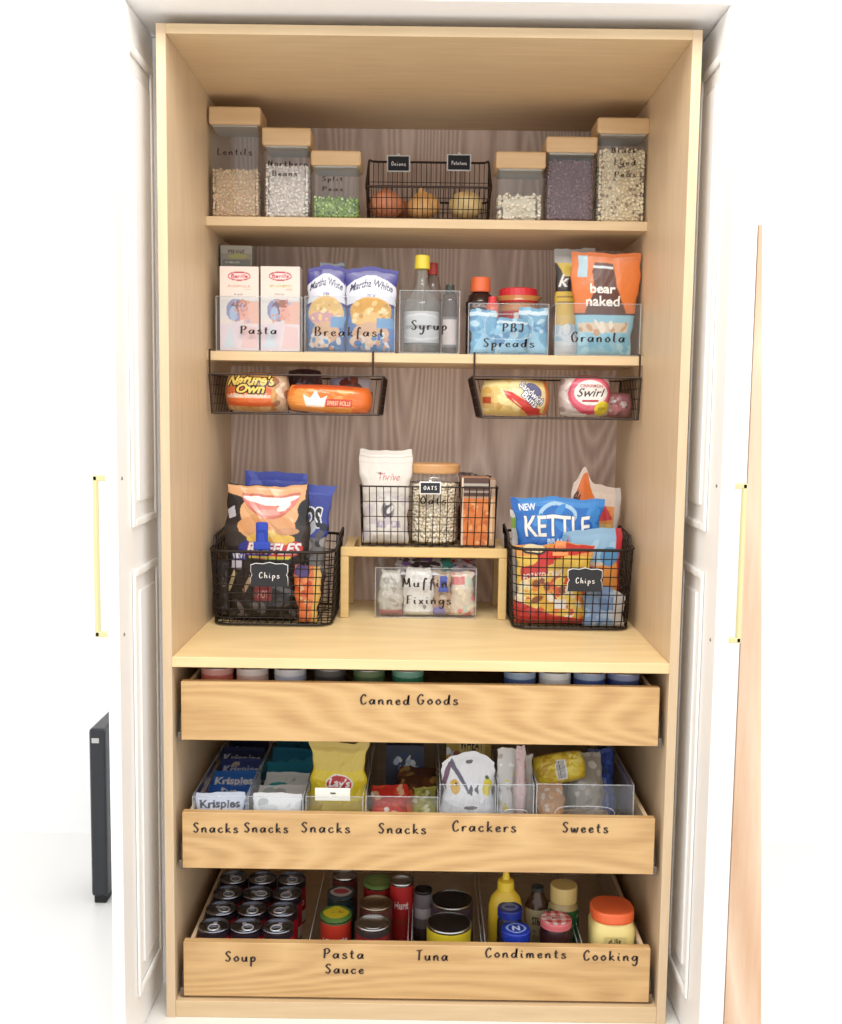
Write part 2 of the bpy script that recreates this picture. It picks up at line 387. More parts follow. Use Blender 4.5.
def carton(name, label, cat, loc, art, depth, side=None, rot=(0, 0, 0), group=None, m=None, parent=None):
    w, h = art.w, art.h; U, V = art.U, art.V
    F = np.stack([(U-.5)*w, np.zeros_like(U)-depth/2, V*h], -1)
    s = lin(side if side is not None else art.base)
    def q(a, b, c, d):
        A = np.array([[a, d], [b, c]], float); return (A, np.broadcast_to(s, A.shape))
    x, y = w/2, depth/2
    gs = [(F, art.c), q((x, -y, 0), (x, y, 0), (x, y, h), (x, -y, h)), q((x, y, 0), (-x, y, 0), (-x, y, h), (x, y, h)), q((-x, y, 0), (-x, -y, 0), (-x, -y, h), (-x, y, h)),
          q((-x, -y, h), (x, -y, h), (x, y, h), (-x, y, h)), q((-x, y, 0), (x, y, 0), (x, -y, 0), (-x, -y, 0))]
    o = grid_mesh(name, gs, m or CARD, smooth=False, parent=parent); o.location = loc; o.rotation_euler = rot
    return tag(o, label, cat, group) if parent is None else o
def wrap(name, art, r, z0, h, m=None, parent=None, arcdeg=360, prof=None, ry=None):
    U, V = art.U, art.V; a = -PI/2+(U-.5)*math.radians(arcdeg); rr = r if prof is None else r*prof(V)
    X = np.stack([rr*np.cos(a), (rr if ry is None else rr*ry/r)*np.sin(a), z0+V*h], -1)
    return grid_mesh(name, [(X, art.c)], m or CARD, parent)
def blob(name, label, cat, loc, art, depth, m=None, rot=(0, 0, 0), pw=2.4, wr=.04, seed=3, group=None, parent=None, kk=.20):
    """soft pillow shape standing on its lower edge (bread loaf in film, roll pack): front and back domes"""
    w, h = art.w, art.h; U, V = art.U, art.V
    a = 2*U-1; b = 2*V-1
    # squircle mapping of the square sheet onto a rounded outline
    k = kk; X = a*np.sqrt(1-k*b*b); Zz = b*np.sqrt(1-k*a*a)
    d = np.clip(1-np.abs(a)**pw, 0, 1)**.5*np.clip(1-np.abs(b)**pw, 0, 1)**.5
    wk = wrinkle(U, V, seed)*d
    F = np.stack([X*w/2, -depth/2*d-wk*depth*wr, (Zz+1)*h/2], -1); B = np.stack([X*w/2, depth/2*d+wk*depth*wr, (Zz+1)*h/2], -1)[::2, ::2]
    if (art.nx-1) % 2 or (art.ny-1) % 2:
        ix = sorted(set(list(range(0, art.nx, 2))+[art.nx-1])); iy = sorted(set(list(range(0, art.ny, 2))+[art.ny-1]))
        B = np.stack([X*w/2, depth/2*d+wk*depth*wr, (Zz+1)*h/2], -1)[np.ix_(ix, iy)]
    o = grid_mesh(name, [(F, art.c), (B, np.broadcast_to(lin(art.base), B.shape))], m or FILM, flip=[False, True], parent=parent); o.location = loc; o.rotation_euler = rot
    return tag(o, label, cat, group) if parent is None else o
def grains(name, label, cat, x0, x1, y0, y1, z0, z1, size, cols, seed, asp=(1, .7, .7), dens=1.0):
    """a jar's filling: ellipsoids packed against the glass and over the top, round a core"""
    R = random.Random(seed); rng = np.random.default_rng(seed)
    bm = bmesh.new(); bmesh.ops.create_icosphere(bm, subdivisions=1, radius=1); iv = np.array([v.co[:] for v in bm.verts]); it = np.array([[v.index for v in f.verts] for f in bm.faces]); bm.free()
    pts = []; s = size/dens
    def face(a0, a1, b0, b1, f):
        na, nb = max(int((a1-a0)/s), 1), max(int((b1-b0)/s), 1)
        for i in range(na):
            for j in range(nb): pts.append(f(a0+(i+.5+R.uniform(-.4, .4))*(a1-a0)/na, b0+(j+.5+R.uniform(-.4, .4))*(b1-b0)/nb))
    g = size*.45
    face(x0, x1, z0, z1, lambda a, b: (a, y0+g+R.uniform(0, g), b)); face(x0, x1, z0, z1, lambda a, b: (a, y0+2.2*g+R.uniform(0, g), b))
    face(y0, y1, z0, z1, lambda a, b: (x0+g, a, b)); face(y0, y1, z0, z1, lambda a, b: (x1-g, a, b))
    face(x0, x1, y0, y1, lambda a, b: (a, b, z1+R.uniform(-g, g*.7)))
    pts = np.array(pts); n = len(pts); pts[:, 0] = np.clip(pts[:, 0], x0+g, x1-g); pts[:, 1] = np.clip(pts[:, 1], y0+g, y1-g); pts[:, 2] = np.maximum(pts[:, 2], z0+g)
    V = []; 
    q = rng.normal(size=(n, 4)); q /= np.linalg.norm(q, axis=1)[:, None]; w, x, y, z = q.T
    Rm = np.stack([1-2*(y*y+z*z), 2*(x*y-w*z), 2*(x*z+w*y), 2*(x*y+w*z), 1-2*(x*x+z*z), 2*(y*z-w*x), 2*(x*z-w*y), 2*(y*z+w*x), 1-2*(x*x+y*y)], 1).reshape(n, 3, 3)
    sv = iv*np.array(asp)*size*.5
    V = np.einsum('nij,kj->nki', Rm, sv)*rng.uniform(.85, 1.15, (n, 1, 1))+pts[:, None, :]
    col = lin(np.array(cols))[rng.integers(0, len(cols), n)]*rng.uniform(.85, 1.1, (n, 1))
    Cc = np.repeat(col, len(iv), 0); F = (it[None]+(np.arange(n)*len(iv))[:, None, None]).reshape(-1, 3); V = V.reshape(-1, 3)
    # core box
    e = g*2.6; xs, ys, zs = (x0+e, x1-e), (y0+e, y1-e), (z0+.001, z1-g)
    cv = np.array([(a, b, c) for a in xs for b in ys for c in zs]); cf = np.array([(0, 1, 3), (0, 3, 2), (4, 6, 7), (4, 7, 5), (0, 4, 5), (0, 5, 1), (2, 3, 7), (2, 7, 6), (1, 5, 7), (1, 7, 3), (0, 2, 6), (0, 6, 4)])+len(V)
    V = np.concatenate([V, cv]); F = np.concatenate([F, cf]); Cc = np.concatenate([Cc, np.repeat(lin(np.array(cols)).mean(0)[None]*.8, 8, 0)])
    org = np.array([(x0+x1)/2, (y0+y1)/2, z0]); V = V-org
    me = bpy.data.meshes.new(name); me.vertices.add(len(V)); me.vertices.foreach_set('co', V.astype('f').ravel()); me.loops.add(F.size); me.loops.foreach_set('vertex_index', F.astype('i').ravel())
    me.polygons.add(len(F)); me.polygons.foreach_set('loop_start', (np.arange(len(F))*3).astype('i')); me.update(calc_edges=True)
    ca = me.color_attributes.new('Col', 'FLOAT_COLOR', 'POINT'); ca.data.foreach_set('color', np.concatenate([Cc, np.ones((len(Cc), 1))], 1).astype('f').ravel())
    me.polygons.foreach_set('use_smooth', [True]*(len(F)-12)+[False]*12); me.materials.append(GRAIN)
    o = link(bpy.data.objects.new(name, me)); o.location = org
    return tag(o, label, cat, kind='stuff')
# ================================================================== SETTING
H = 1.9124; W = .499; T = .018; DEEP = .633; SY = .345; S1 = 1.631; S2 = 1.34; CT = .735
struct(solid('floor', mat('pale_floor', (236, 234, 230), .35), [(-3, 3, -3.2, 1.6, -.05, 0)]))
struct(solid('wall_back', WHITEWALL, [(-3, 3, .9, 1.0, 0, 2.9)]))
struct(solid('wall_left', WHITEWALL, [(-.565, -.512, .13, .897, 0, 1.93)]))
struct(solid('wall_right', WHITEWALL, [(.512, .565, .13, .897, 0, 1.93)]))
struct(solid('wall_top', WHITEWALL, [(-.7, .7, -.07, .897, 1.932, 2.9)]))
struct(solid('trim_1', mat('casing_white', (250, 250, 248), .4), [(.553, .593, -.07, .897, 0, 1.93)], bev=.002))
# doors
def door(name, s, xin, y0, y1, t=.021):
    xo = xin+s*t; d = MB(); d.box(min(xin, xo), max(xin, xo), y0, y1, .004, 1.928, bev=.002)
    d = d.obj(name, DOORW); struct(d)
    pxs = 128 if s < 0 else 708
    ya = y0+.085
    def fr(z0, z1):
        b = MB(); w = .016
        prof = lambda a, c, e, f: b.box(min(xin, xin-s*.006), max(xin, xin-s*.006), a, c, e, f, bev=.0045, seg=2)
        prof(ya, ya+w, z0, z1); prof(y1-w-.02, y1-.02, z0, z1); prof(ya+w, y1-.02-w, z0, z0+w); prof(ya+w, y1-.02-w, z1-w, z1)
        b.box(min(xin, xin-s*.003), max(xin, xin-s*.003), ya+w+.03, y1-.02-w-.0, z0+w+.03, z1-w-.03, bev=.0028, seg=1)
        return b.obj('door_panel', DOORW, d)
    za = P(pxs, 528 if s < 0 else 532, ya)[1]; zb = P(pxs, 570 if s < 0 else 572, ya)[1]
    fr(za, 1.86); fr(.085, zb)
    hz1, hz0 = P(97 if s < 0 else 740, 478 if s < 0 else 486, y0+.03)[1], P(97 if s < 0 else 738, 634 if s < 0 else 640, y0+.03)[1]
    b = MB(); bx = xo+s*.030
    for z in (hz0, hz1): b.box(min(xo, bx), max(xo, bx), y0+.024, y0+.034, z-.005, z+.005, bev=.0015)
    b.box(min(bx-s*.009, bx), max(bx-s*.009, bx), y0+.024, y0+.034, hz0-.005, hz1+.005, bev=.002); h = b.obj('door_handle', BRASS, d)
    for z in (hz0, hz1):
        b = MB(); b.lathe([(0, 0), (.0035, 0), (.003, .0012), (0, .0014)], 10); o = b.obj('screw', mat('zinc_screw', (120, 118, 112), .35, .8), d, loc=(xin, y0+.030, z)); o.rotation_euler = (0, -s*PI/2, 0)
door('door_1', -1, -.535, -.160, .12); door('door_2', 1, .527, -.140, .12, .024)
# board of pale wood at the right, black appliance at the left
x1, z1 = P(760, 226, -.05); x2, z2 = P(760, 1023, -.05)
b = MB(); b.prism([(.597, 0), (x2, 0), (x1, z1), (.597, z1)], -.062, -.04)
tag(b.obj('wood_board', wood('raw_board', (212, 172, 138), (238, 210, 184), 'Z', wave=.5, wscale=4, dist=3)), 'tall pale pinkish wooden board standing right of the open right door', 'board')
fx, fy = ON(98, 905, 0); bt = P(96, 729, fy)[1]
t = thing('floor_heater', 'black upright appliance with rounded top on the floor left of the left door', 'appliance', (fx, fy, 0))
b = MB(); b.box(-.016, .024, 0, .16, .02, bt, bev=.010, seg=3); b.obj('body', mat('black_plastic', (34, 36, 42), .35), t)
b = MB(); b.box(-.012, .018, .01, .15, 0, .02, bev=.002); b.obj('foot', mat('black_rubber', (25, 25, 27), .7), t)
b = MB(); b.box(-.008, .010, -.003, .001, bt-.035, bt-.022, bev=.001); b.obj('badge', STEEL, t)

# ================================================================== WARDROBE
cab = thing('wardrobe', 'tall open pale oak pantry cabinet with shelves and three wide drawers', 'cabinet')
for s in (-1, 1): solid('side_panel', OAK, [(min(s*W, s*(W-T)), max(s*W, s*(W-T)), 0, DEEP+.01, 0, H)], cab, bev=.0008)
solid('top_panel', OAKX, [(-W+T, W-T, 0, DEEP, H-T, H)], cab, bev=.0008)
solid('back_panel', OAKB, [(-W+T, W-T, DEEP, DEEP+.006, .03, H-T)], cab)
solid('bottom_panel', OAKX, [(-W+T, W-T, .002, DEEP, .0, .034)], cab, bev=.0008)
for z in (S1, S2): solid('shelf', OAKX, [(-W+T, W-T, SY, DEEP, z-.020, z)], cab, bev=.0008)
solid('counter_shelf', OAKC, [(-W+T, W-T, .0, DEEP, CT-.020, CT)], cab, bev=.001)
def drawer(z0, z1, texts):
    d = solid('drawer', OAKD, [(-.467, .467, .012, .030, z0, z1)], cab, bev=.001)
    for s in (-1, 1): solid('drawer_side', OAK, [(min(s*.458, s*.450), max(s*.458, s*.450), .030, .56, z0+.012, z1-.004)], d, bev=.0008)
    solid('drawer_back', OAKX, [(-.450, .450, .546, .56, z0+.012, z1-.004)], d); solid('drawer_bottom', OAKX, [(-.450, .450, .030, .546, z0+.012, z0+.018)], d)
    for s in (-1, 1): solid('drawer_runner', mat('runner_steel', (120, 108, 100), .4, .8), [(min(s*.4745, s*.459), max(s*.4745, s*.459), .016, .5, z0-.004, z0+.014), (min(s*.4695, s*.4685), max(s*.4695, s*.4685), .014, .5, z0-.004, z0+.05)], d, bev=.0008)
    L = []
    for t, a, bb, base, xh in texts:
        xa, zb = P(a, base, .012); xb, _ = P(bb, base, .012)
        lettering([(t, xa, xb, zb, xh)], 0, 0, 0, 0, .0108, VINYL, d, .0012, .0038)
    return z0+.018
D1 = drawer(.567, .684, [('Canned', 360, 410, 704, .0095), ('Goods', 417, 458, 704, .0095)])
D2 = drawer(.306, .420, [('Snacks', 193, 238, 832, .0095), ('Snacks', 244, 288, 832, .0095), ('Snacks', 301, 350, 832, .0100), ('Snacks', 378, 426, 833, .0100), ('Crackers', 452, 516, 831, .0105), ('Sweets', 562, 608, 832, .0100)])
D3 = drawer(.039, .152, [('Soup', 225, 256, 961, .010), ('Pasta', 323, 364, 958, .0100), ('Sauce', 325, 364, 973, .0095), ('Tuna', 416, 448, 960, .0105), ('Condiments', 485, 566, 957, .0095), ('Cooking', 583, 638, 960, .0100)])

# ================================================================== shared builders
def rrect(x0, x1, y0, y1, z, rad, n=5):
    out = []
    for cx, cy, a0 in ((x1-rad, y1-rad, 0), (x0+rad, y1-rad, 90), (x0+rad, y0+rad, 180), (x1-rad, y0+rad, 270)):
        for k in range(n+1):
            a = math.radians(a0+90*k/n); out.append((cx+rad*math.cos(a), cy+rad*math.sin(a), z))
    return out
def resample(loop, n):
    L = [0]; P_ = loop+[loop[0]]
    for a, b in zip(P_, P_[1:]): L.append(L[-1]+math.dist(a, b))
    out = []; j = 0
    for k in range(n):
        t = L[-1]*k/n
        while L[j+1] < t: j += 1
        f = (t-L[j])/(L[j+1]-L[j]+1e-9); out.append(tuple(P_[j][i]+f*(P_[j+1][i]-P_[j][i]) for i in range(3)))
    return out
def wire_basket(name, label, group, x0, x1, y0, y1, z0, z1, taper=.012, rad=.02, levels=5, pitch=.0135, rw=.0009, rr=.0022, m=WIRE, rise=0, double=0):
    cx, cy = (x0+x1)/2, (y0+y1)/2
    t = thing(name, label, 'basket', (cx, cy, z0), group); a, c = (x1-x0)/2, (y1-y0)/2; h = z1-z0
    def ring(f):
        k = taper*(1-f); R = rrect(-a+k, a-k, -c+k, c-k, h*f, rad)
        if rise: R = [(x, y, z+rise*f*max(0, (y+c)/(2*c))) for x, y, z in R]
        return R
    b = MB(); b.tube(ring(1), rr, 6, True)
    if double: b.tube([(x, y, z-double) for x, y, z in ring(1)], rr*.7, 5, True)
    b.obj('rim', m, t, smooth=True)
    b = MB(); b.tube([(x, y, z+rr) for x, y, z in ring(0)], rr*.8, 5, True); b.obj('base_ring', m, t, smooth=True)
    b = MB(); n = int((4*a+4*c)/pitch); lo, hi = resample(ring(0), n), resample(ring(1), n)
    for p, q in zip(lo, hi): b.tube([(p[0], p[1], p[2]+rr), q], rw, 4)
    for k in range(1, levels): b.tube([(x, y, z) for x, y, z in ring(k/levels)], rw, 4, True)
    b.obj('wire_wall', m, t)
    b = MB(); k = taper
    for i in range(1, int(2*(a-k)/pitch/1.0)): xx = -a+k+i*pitch; b.tube([(xx, -c+k, rr), (xx, c-k, rr)], rw, 4)
    for i in range(1, int(2*(c-k)/.03)): yy = -c+k+i*.03; b.tube([(-a+k, yy, rr*.6), (a-k, yy, rr*.6)], rw, 4)
    b.obj('wire_base', m, t)
    return t
def chalk_tag(label, px0, py0, px1, py1, Y, text, tb=None, fancy=False, group=None, xh=.0035):
    xa, zt = P(px0, py0, Y); xb, zb = P(px1, py1, Y); w, h = xb-xa, zt-zb; cx = (xa+xb)/2
    t = thing('chalkboard_tag', label, 'label', (cx, Y, zb), group)
    if fancy:
        def pl(g):
            a, c = w/2-g, h-2*g; pts = []; n = 8
            pts = [(-a, g), (a, g), (a, g+c*.38), (a-.003, g+c*.5), (a, g+c*.62), (a, g+c*.93), (a*.75, g+c), (a*.35, g+c*.98), (0, g+c*1.05), (-a*.35, g+c*.98), (-a*.75, g+c), (-a, g+c*.93), (-a, g+c*.62), (-a+.003, g+c*.5), (-a, g+c*.38)]
            return pts
        b = MB(); b.prism(pl(0), 0, .003); b.obj('frame', CHALKW, t)
        b = MB(); pts = pl(.0012); pts[0] = (pts[0][0]-.0012, -.0005); pts[1] = (pts[1][0]+.0012, -.0005); b.prism(pts, -.0008, 0); b.obj('board', CHALK, t)
    else:
        solid('frame', CHALKW, [(-w/2, w/2, 0, .003, 0, h)], t, bev=.0008); g = .0028
        solid('board', CHALK, [(-w/2+g, w/2-g, -.0008, 0, g, h-g)], t)
        solid('clip', CHALKW, [(-.003, .003, .0, .005, h-.002, h+.004)], t, bev=.0005)
    ww = w*(.62 if not fancy else .55)
    lettering([(text, -ww/2, ww/2, h*.36, xh)], 0, 0, 0, 0, -.0016, CHALKW, t, .0008, .0016)
    return t
def clear_bin(label, px0, px1, pytop, Y, z0, depth, words=(), group='clear acrylic bins', x01=None, h=None, scoop=False, wmax=.0024):
    if x01 is None: xa = P(px0, pytop, Y)[0]; xb = P(px1, pytop, Y)[0]
    else: xa, xb = x01
    h = h or P((px0+px1)/2, pytop, Y)[1]-z0; cx = (xa+xb)/2; w = xb-xa; k = .0018
    t = thing('clear_bin', label, 'bin', (cx, Y, z0+.0006), group)
    solid('wall', ACRYL, [(-w/2, w/2, 0, k, 0, h), (-w/2, w/2, depth-k, depth, 0, h), (-w/2, -w/2+k, k, depth-k, 0, h), (w/2-k, w/2, k, depth-k, 0, h), (-w/2+k, w/2-k, k, depth-k, 0, k)], t)
    b = MB(); r = .0011
    b.tube([(-w/2, 0, h), (w/2, 0, h), (w/2, depth, h), (-w/2, depth, h)], r, 5, True)
    for x in (-w/2, w/2): b.tube([(x, 0, 0), (x, 0, h)], r, 5)
    b.tube([(-w/2, 0, r), (w/2, 0, r)], r, 5)
    if scoop:
        sw, sh = scoop; cx_, z_ = 0, h*.62
        b.tube([(p[0], -.0012, p[1]+h*.55) for p in [(math.cos(a)*abs(math.cos(a))**-.5*sw/2 if abs(math.cos(a)) > .02 else 0, math.sin(a)*abs(math.sin(a))**-.5*sh/2 if abs(math.sin(a)) > .02 else 0) for a in [2*PI*i/28 for i in range(28)]]], .001, 5, True)
    b.obj('rim', ACRIM, t, smooth=True)
    L = []
    for (s, a, c, base, xh) in words:
        x_a, zb = P(a, base, Y); x_b, _ = P(c, base, Y); L.append((s, x_a-cx, x_b-cx, zb-z0, xh))
    if L: lettering(L, 0, 0, 0, 0, -.0012, VINYL, t, .0010, wmax)
    return t
def can(label, x, y, z0, r, h, art=None, lid=STEEL, group=None, tab=True, cat='can', plastic=None, name='food_can', top=None, rz=0):
    t = thing(name, label, cat, (x, y, z0), group, rz)
    b = MB(); b.lathe([(0, 0), (r*.95, 0), (r, .002), (r*.975, .005), (r*.975, h-.005), (r, h-.002), (r*.97, h), (r*.93, h), (r*.92, h-.004), (r*.6, h-.0045), (r*.58, h-.0035), (r*.3, h-.0035), (0, h-.0035)], 36); b.obj('tin', lid, t, smooth=False)
    if art is not None: wrap('label', art, r*.985, .006, h-.012, parent=t)
    if tab:
        b = MB(); b.tube([(r*.34*math.cos(a), -r*.28+r*.40*math.sin(a), h-.0015) for a in [2*PI*i/12 for i in range(12)]], .0016, 5, True); b.box(-r*.12, r*.12, r*.05, r*.45, h-.0028, h-.0012, bev=.0004); b.obj('pull_tab', mat('bright_tab', (225, 225, 230), .3, .6), t, smooth=False)
    if top is not None:
        U, V = top.U, top.V; a_, b_ = 2*U-1, 2*V-1; X = a_*np.sqrt(1-b_*b_/2)*r*.99; Y = b_*np.sqrt(1-a_*a_/2)*r*.99
        rr2 = (X*X+Y*Y)/(r*r); Z = h+.004-np.clip((rr2-.80), 0, 1)*.012-(rr2 < .66)*.0012
        g = [(np.stack([X, Y, Z], -1), top.c)]
        th = np.linspace(0, 2*PI, 40); c0 = lin(top.base)
        sk = np.stack([np.stack([r*1.0*np.cos(th), r*1.0*np.sin(th), np.full_like(th, zz)], -1) for zz in (h+.0028, h-.0035)], 1)
        g.append((sk, np.broadcast_to(c0, sk.shape))); grid_mesh('cap', g, SOFT, t)
    return t
def front(px0, py0, px1, py1, Y, z0=None):
    """world x-centre, bottom z, width, height of something whose front outline was measured in the photo"""
    xa, zt = P(px0, py0, Y); xb, zb = P(px1, py1, Y)
    if z0 is not None: zb = z0
    return (xa+xb)/2, zb, xb-xa, zt-zb

# ================================================================== TOP SHELF: jars
JY = SY+.012
def jar(label, px0, px1, pytop, pylid, words, dep=.10):
    x, z, w, h = front(px0, pytop, px1, 217, JY, S1); w -= .004
    t = thing('storage_jar', label, 'jar', (x, JY+dep/2, S1+.0006), 'square glass jars with wooden lids')
    lh = h-(P(px0, pylid, JY)[1]-S1); a = w/2-.0012
    def sq(r, n=7, c=.012):
        return [(p[0], p[1]) for p in rrect(-r, r, -r*dep/w, r*dep/w, 0, c, 4)]
    b = MB(); rings = []
    hh = h-lh
    prof = [(a*.9, 0), (a, .006), (a, hh-.012), (a*.93, hh-.004), (a*.93, hh)]
    for r_, zz in prof: rings.append([b.b.verts.new((p[0], p[1], zz)) for p in sq(r_, c=.012*r_/a)])
    for A, B in zip(rings, rings[1:]):
        for k in range(len(A)): b.b.faces.new((A[k], A[(k+1) % len(A)], B[(k+1) % len(A)], B[k]))
    b.b.faces.new(rings[0]); b.obj('glass', GLASS, t, smooth=False)
    b = MB(); b.box(-a-.002, a+.002, -dep/2+.000, dep/2-.0, hh, h, bev=.006, seg=3); b.obj('lid', LIDWOOD, t)
    solid('seal', mat('clear_seal', (170, 168, 160), .4), [(-a*.9, a*.9, -dep/2*.88, dep/2*.88, hh-.004, hh)], t, bev=.001)
    L = []
    for (s, p0, p1, base, xh) in words:
        xa, zb = P(p0, base, JY); xb, _ = P(p1, base, JY); L.append((s, xa-x, xb-x, zb-S1, xh))
    if L: lettering(L, 0, 0, 0, 0, -dep/2*a/(w/2)-.0012, VINYL, t, .0010, .0026)
    return x, a, dep, hh
def fill(j, label, pyfill, size, cols, seed, asp):
    x, a, dep, hh = j; zt = P(400, pyfill, JY)[1]; g = .004; aa = a-g; d = dep/2*a/(a+.003)-g
    grains('dry_goods', label, 'dry food', x-aa, x+aa, JY+dep/2-d, JY+dep/2+d, S1+.004, zt, size, cols, seed, asp)
j = jar('tall square glass jar, leftmost on the top shelf, half full of tan lentils', 207.5, 261, 106, 124, [('Lentils', 217, 252, 155, .007)])
fill(j, 'tan and pinkish lentils inside the leftmost jar', 171, .0068, [(232, 204, 166), (214, 178, 140), (240, 216, 180), (222, 186, 152), (204, 186, 138)], 1, (1, .8, .6))
j = jar('square glass jar of speckled white beans, second from left', 261, 311, 127, 145, [('Northern', 268, 308, 166, .0055), ('Beans', 272, 297, 176, .0055)])
fill(j, 'white beans inside the second jar from the left', 166, .0078, [(246, 240, 234), (232, 222, 214), (240, 232, 222), (214, 202, 196), (255, 252, 248)], 2, (1, .7, .65))
j = jar('small square glass jar with a shallow layer of green split peas', 310, 361, 150, 165, [('Split', 322, 343, 181, .0045), ('Peas', 322, 343, 191, .0045)])
fill(j, 'green split peas at the bottom of the small jar', 198, .0072, [(132, 172, 60), (100, 146, 50), (176, 206, 110), (206, 222, 160), (84, 124, 44)], 3, (1, 1, .6))
j = jar('short square glass jar half full of cream beans, right of the wire basket', 495.5, 545.5, 151, 168, [])
fill(j, 'large cream beans inside the short jar right of the wire basket', 193, .0115, [(252, 246, 228), (240, 230, 206), (248, 238, 216), (226, 212, 186)], 4, (1, .62, .5))
j = jar('square glass jar filled to the top with dark purple beans', 546, 596.5, 136, 152, [])
fill(j, 'dark purple beans filling the jar second from the right', 158, .0075, [(124, 84, 96), (106, 70, 80), (140, 104, 112), (112, 78, 88)], 5, (1, .7, .7))
j = jar('tall square glass jar of black-eyed peas, rightmost on the top shelf', 597.5, 647.8, 117, 133, [('Black', 611, 637, 153, .0052), ('Eyed', 614, 636, 165, .0052), ('Peas', 614, 636, 177, .0052)])
fill(j, 'cream black-eyed peas filling the rightmost jar', 146, .0080, [(250, 238, 208), (242, 226, 190), (246, 232, 200), (232, 212, 174), (250, 238, 208), (242, 226, 190), (246, 232, 200), (232, 214, 176), (150, 118, 88)], 6, (1, .75, .7))

# onion basket
xa, zt = P(366, 165, SY+.02); xb, _ = P(492, 165, SY+.02)
wire_basket('wire_basket', 'low brown-black wire basket of onions and potatoes on the top shelf', None, xa, xb, SY+.016, SY+.19, S1+.001, P(400, 187, SY+.02)[1], taper=.003, rad=.02, levels=3, pitch=.0118, rw=.0009, rr=.0026, m=WIREB)
bk = bpy.context.scene.collection.objects[-1]
# raised back rail of the basket
root = [o for o in C.objects if o.name.startswith('wire_basket') and o.type == 'EMPTY'][0]
b = MB(); cx = (xa+xb)/2; a = (xb-xa)/2; hz = P(400, 187, SY+.02)[1]-S1; hb = P(400, 163, SY+.19)[1]-S1; cyy = .087
rail = [(-a, -cyy+.02, hz), (-a, -cyy+.03, hz+.012), (-a, cyy-.04, hb-.006), (-a, cyy-.02, hb), (-a+.006, cyy-.003, hb+.001), (-a+.02, cyy, hb+.001), (a-.02, cyy, hb+.001), (a-.006, cyy-.003, hb+.001), (a, cyy-.02, hb), (a, cyy-.04, hb-.006), (a, -cyy+.03, hz+.012), (a, -cyy+.02, hz)]
b.tube(rail, .0027, 6)
for i in range(24):
    x = -a+.008+(2*a-.016)*i/23; b.tube([(x, cyy, hz), (x, cyy, hb)], .0008, 4)
b.tube([(-a, cyy, (hz+hb)/2), (a, cyy, (hz+hb)/2)], .0008, 4)
for s in (-1, 1):
    for i in range(1, 10): yy = -cyy+.03+(2*cyy-.05)*i/10; b.tube([(s*a, yy, hz), (s*a, yy, hz+.012+(hb-hz-.016)*i/10)], .0008, 4)
b.obj('handle_rail', WIREB, root, smooth=False)
def onion(label, px, py, r, Y, col, cols2, asp=.88, rot=0, cat='onion', group='onions in the wire basket', name='onion'):
    x, _ = P(px, py, Y); s = S1+.006
    if name == 'onion':
        prof = [(0, 0), (.25, .02), (.62, .16), (.9, .42), (1, .8), (.95, 1.1), (.78, 1.38), (.5, 1.6), (.22, 1.78), (.1, 1.95), (.07, 2.15), (0, 2.18)]
    else:
        prof = [(0, 0), (.4, .05), (.8, .3), (1, .8), (.97, 1.25), (.7, 1.65), (.35, 1.82), (0, 1.86)]
    n = 40; rr_ = np.array([p[0] for p in prof]); zz = np.array([p[1] for p in prof])
    tt = np.linspace(0, 1, 26); k = np.linspace(0, 1, len(prof)); rr_ = np.interp(tt, k, rr_); zz = np.interp(tt, k, zz)
    th = np.linspace(0, 2*PI, n+1); TH, RRr = np.meshgrid(th, rr_, indexing='ij'); _, ZZ = np.meshgrid(th, zz, indexing='ij')
    wob = 1+.03*np.sin(3*TH+px)+.02*np.sin(7*TH)
    X = np.stack([RRr*np.cos(TH)*r*wob, RRr*np.sin(TH)*r*wob, (ZZ-.9)*r*asp], -1)
    c = lin(col)*(1+.12*np.sin(TH*11+ZZ)[..., None]*np.ones(3)) if name == 'onion' else lin(col)*(1+.06*np.sin(TH*4+5*ZZ)[..., None]*np.ones(3))
    o = grid_mesh(name, [(X, np.clip(c, 0, 1))], SOFT); o.location = (x, Y, s+r*.93); o.rotation_euler = (rot, rot*.6, px)
    return tag(o, label, cat, group)
onion('reddish onion at the left end of the top shelf basket', 386, 207, .039, SY+.065, (222, 144, 106), None, rot=.3)
onion('golden onion in the middle of the top shelf basket', 423, 207, .038, SY+.068, (232, 178, 114), None, rot=-.25)
onion('brown onion lying behind the golden one in the basket', 404, 200, .033, SY+.14, (190, 120, 84), None, rot=.6)
onion('pale yellow potato at the right end of the top shelf basket', 466, 207, .037, SY+.064, (236, 206, 146), None, cat='potato', group=None, name='potato')
chalk_tag('small white-framed tag reading Onions, left of the pair on the top basket', 387, 155, 410, 172, SY+.183, 'Onions', xh=.0048)
chalk_tag('small white-framed tag reading Potatoes, right of the pair on the top basket', 447, 154, 471, 171, SY+.183, 'Potatoes', xh=.0042)
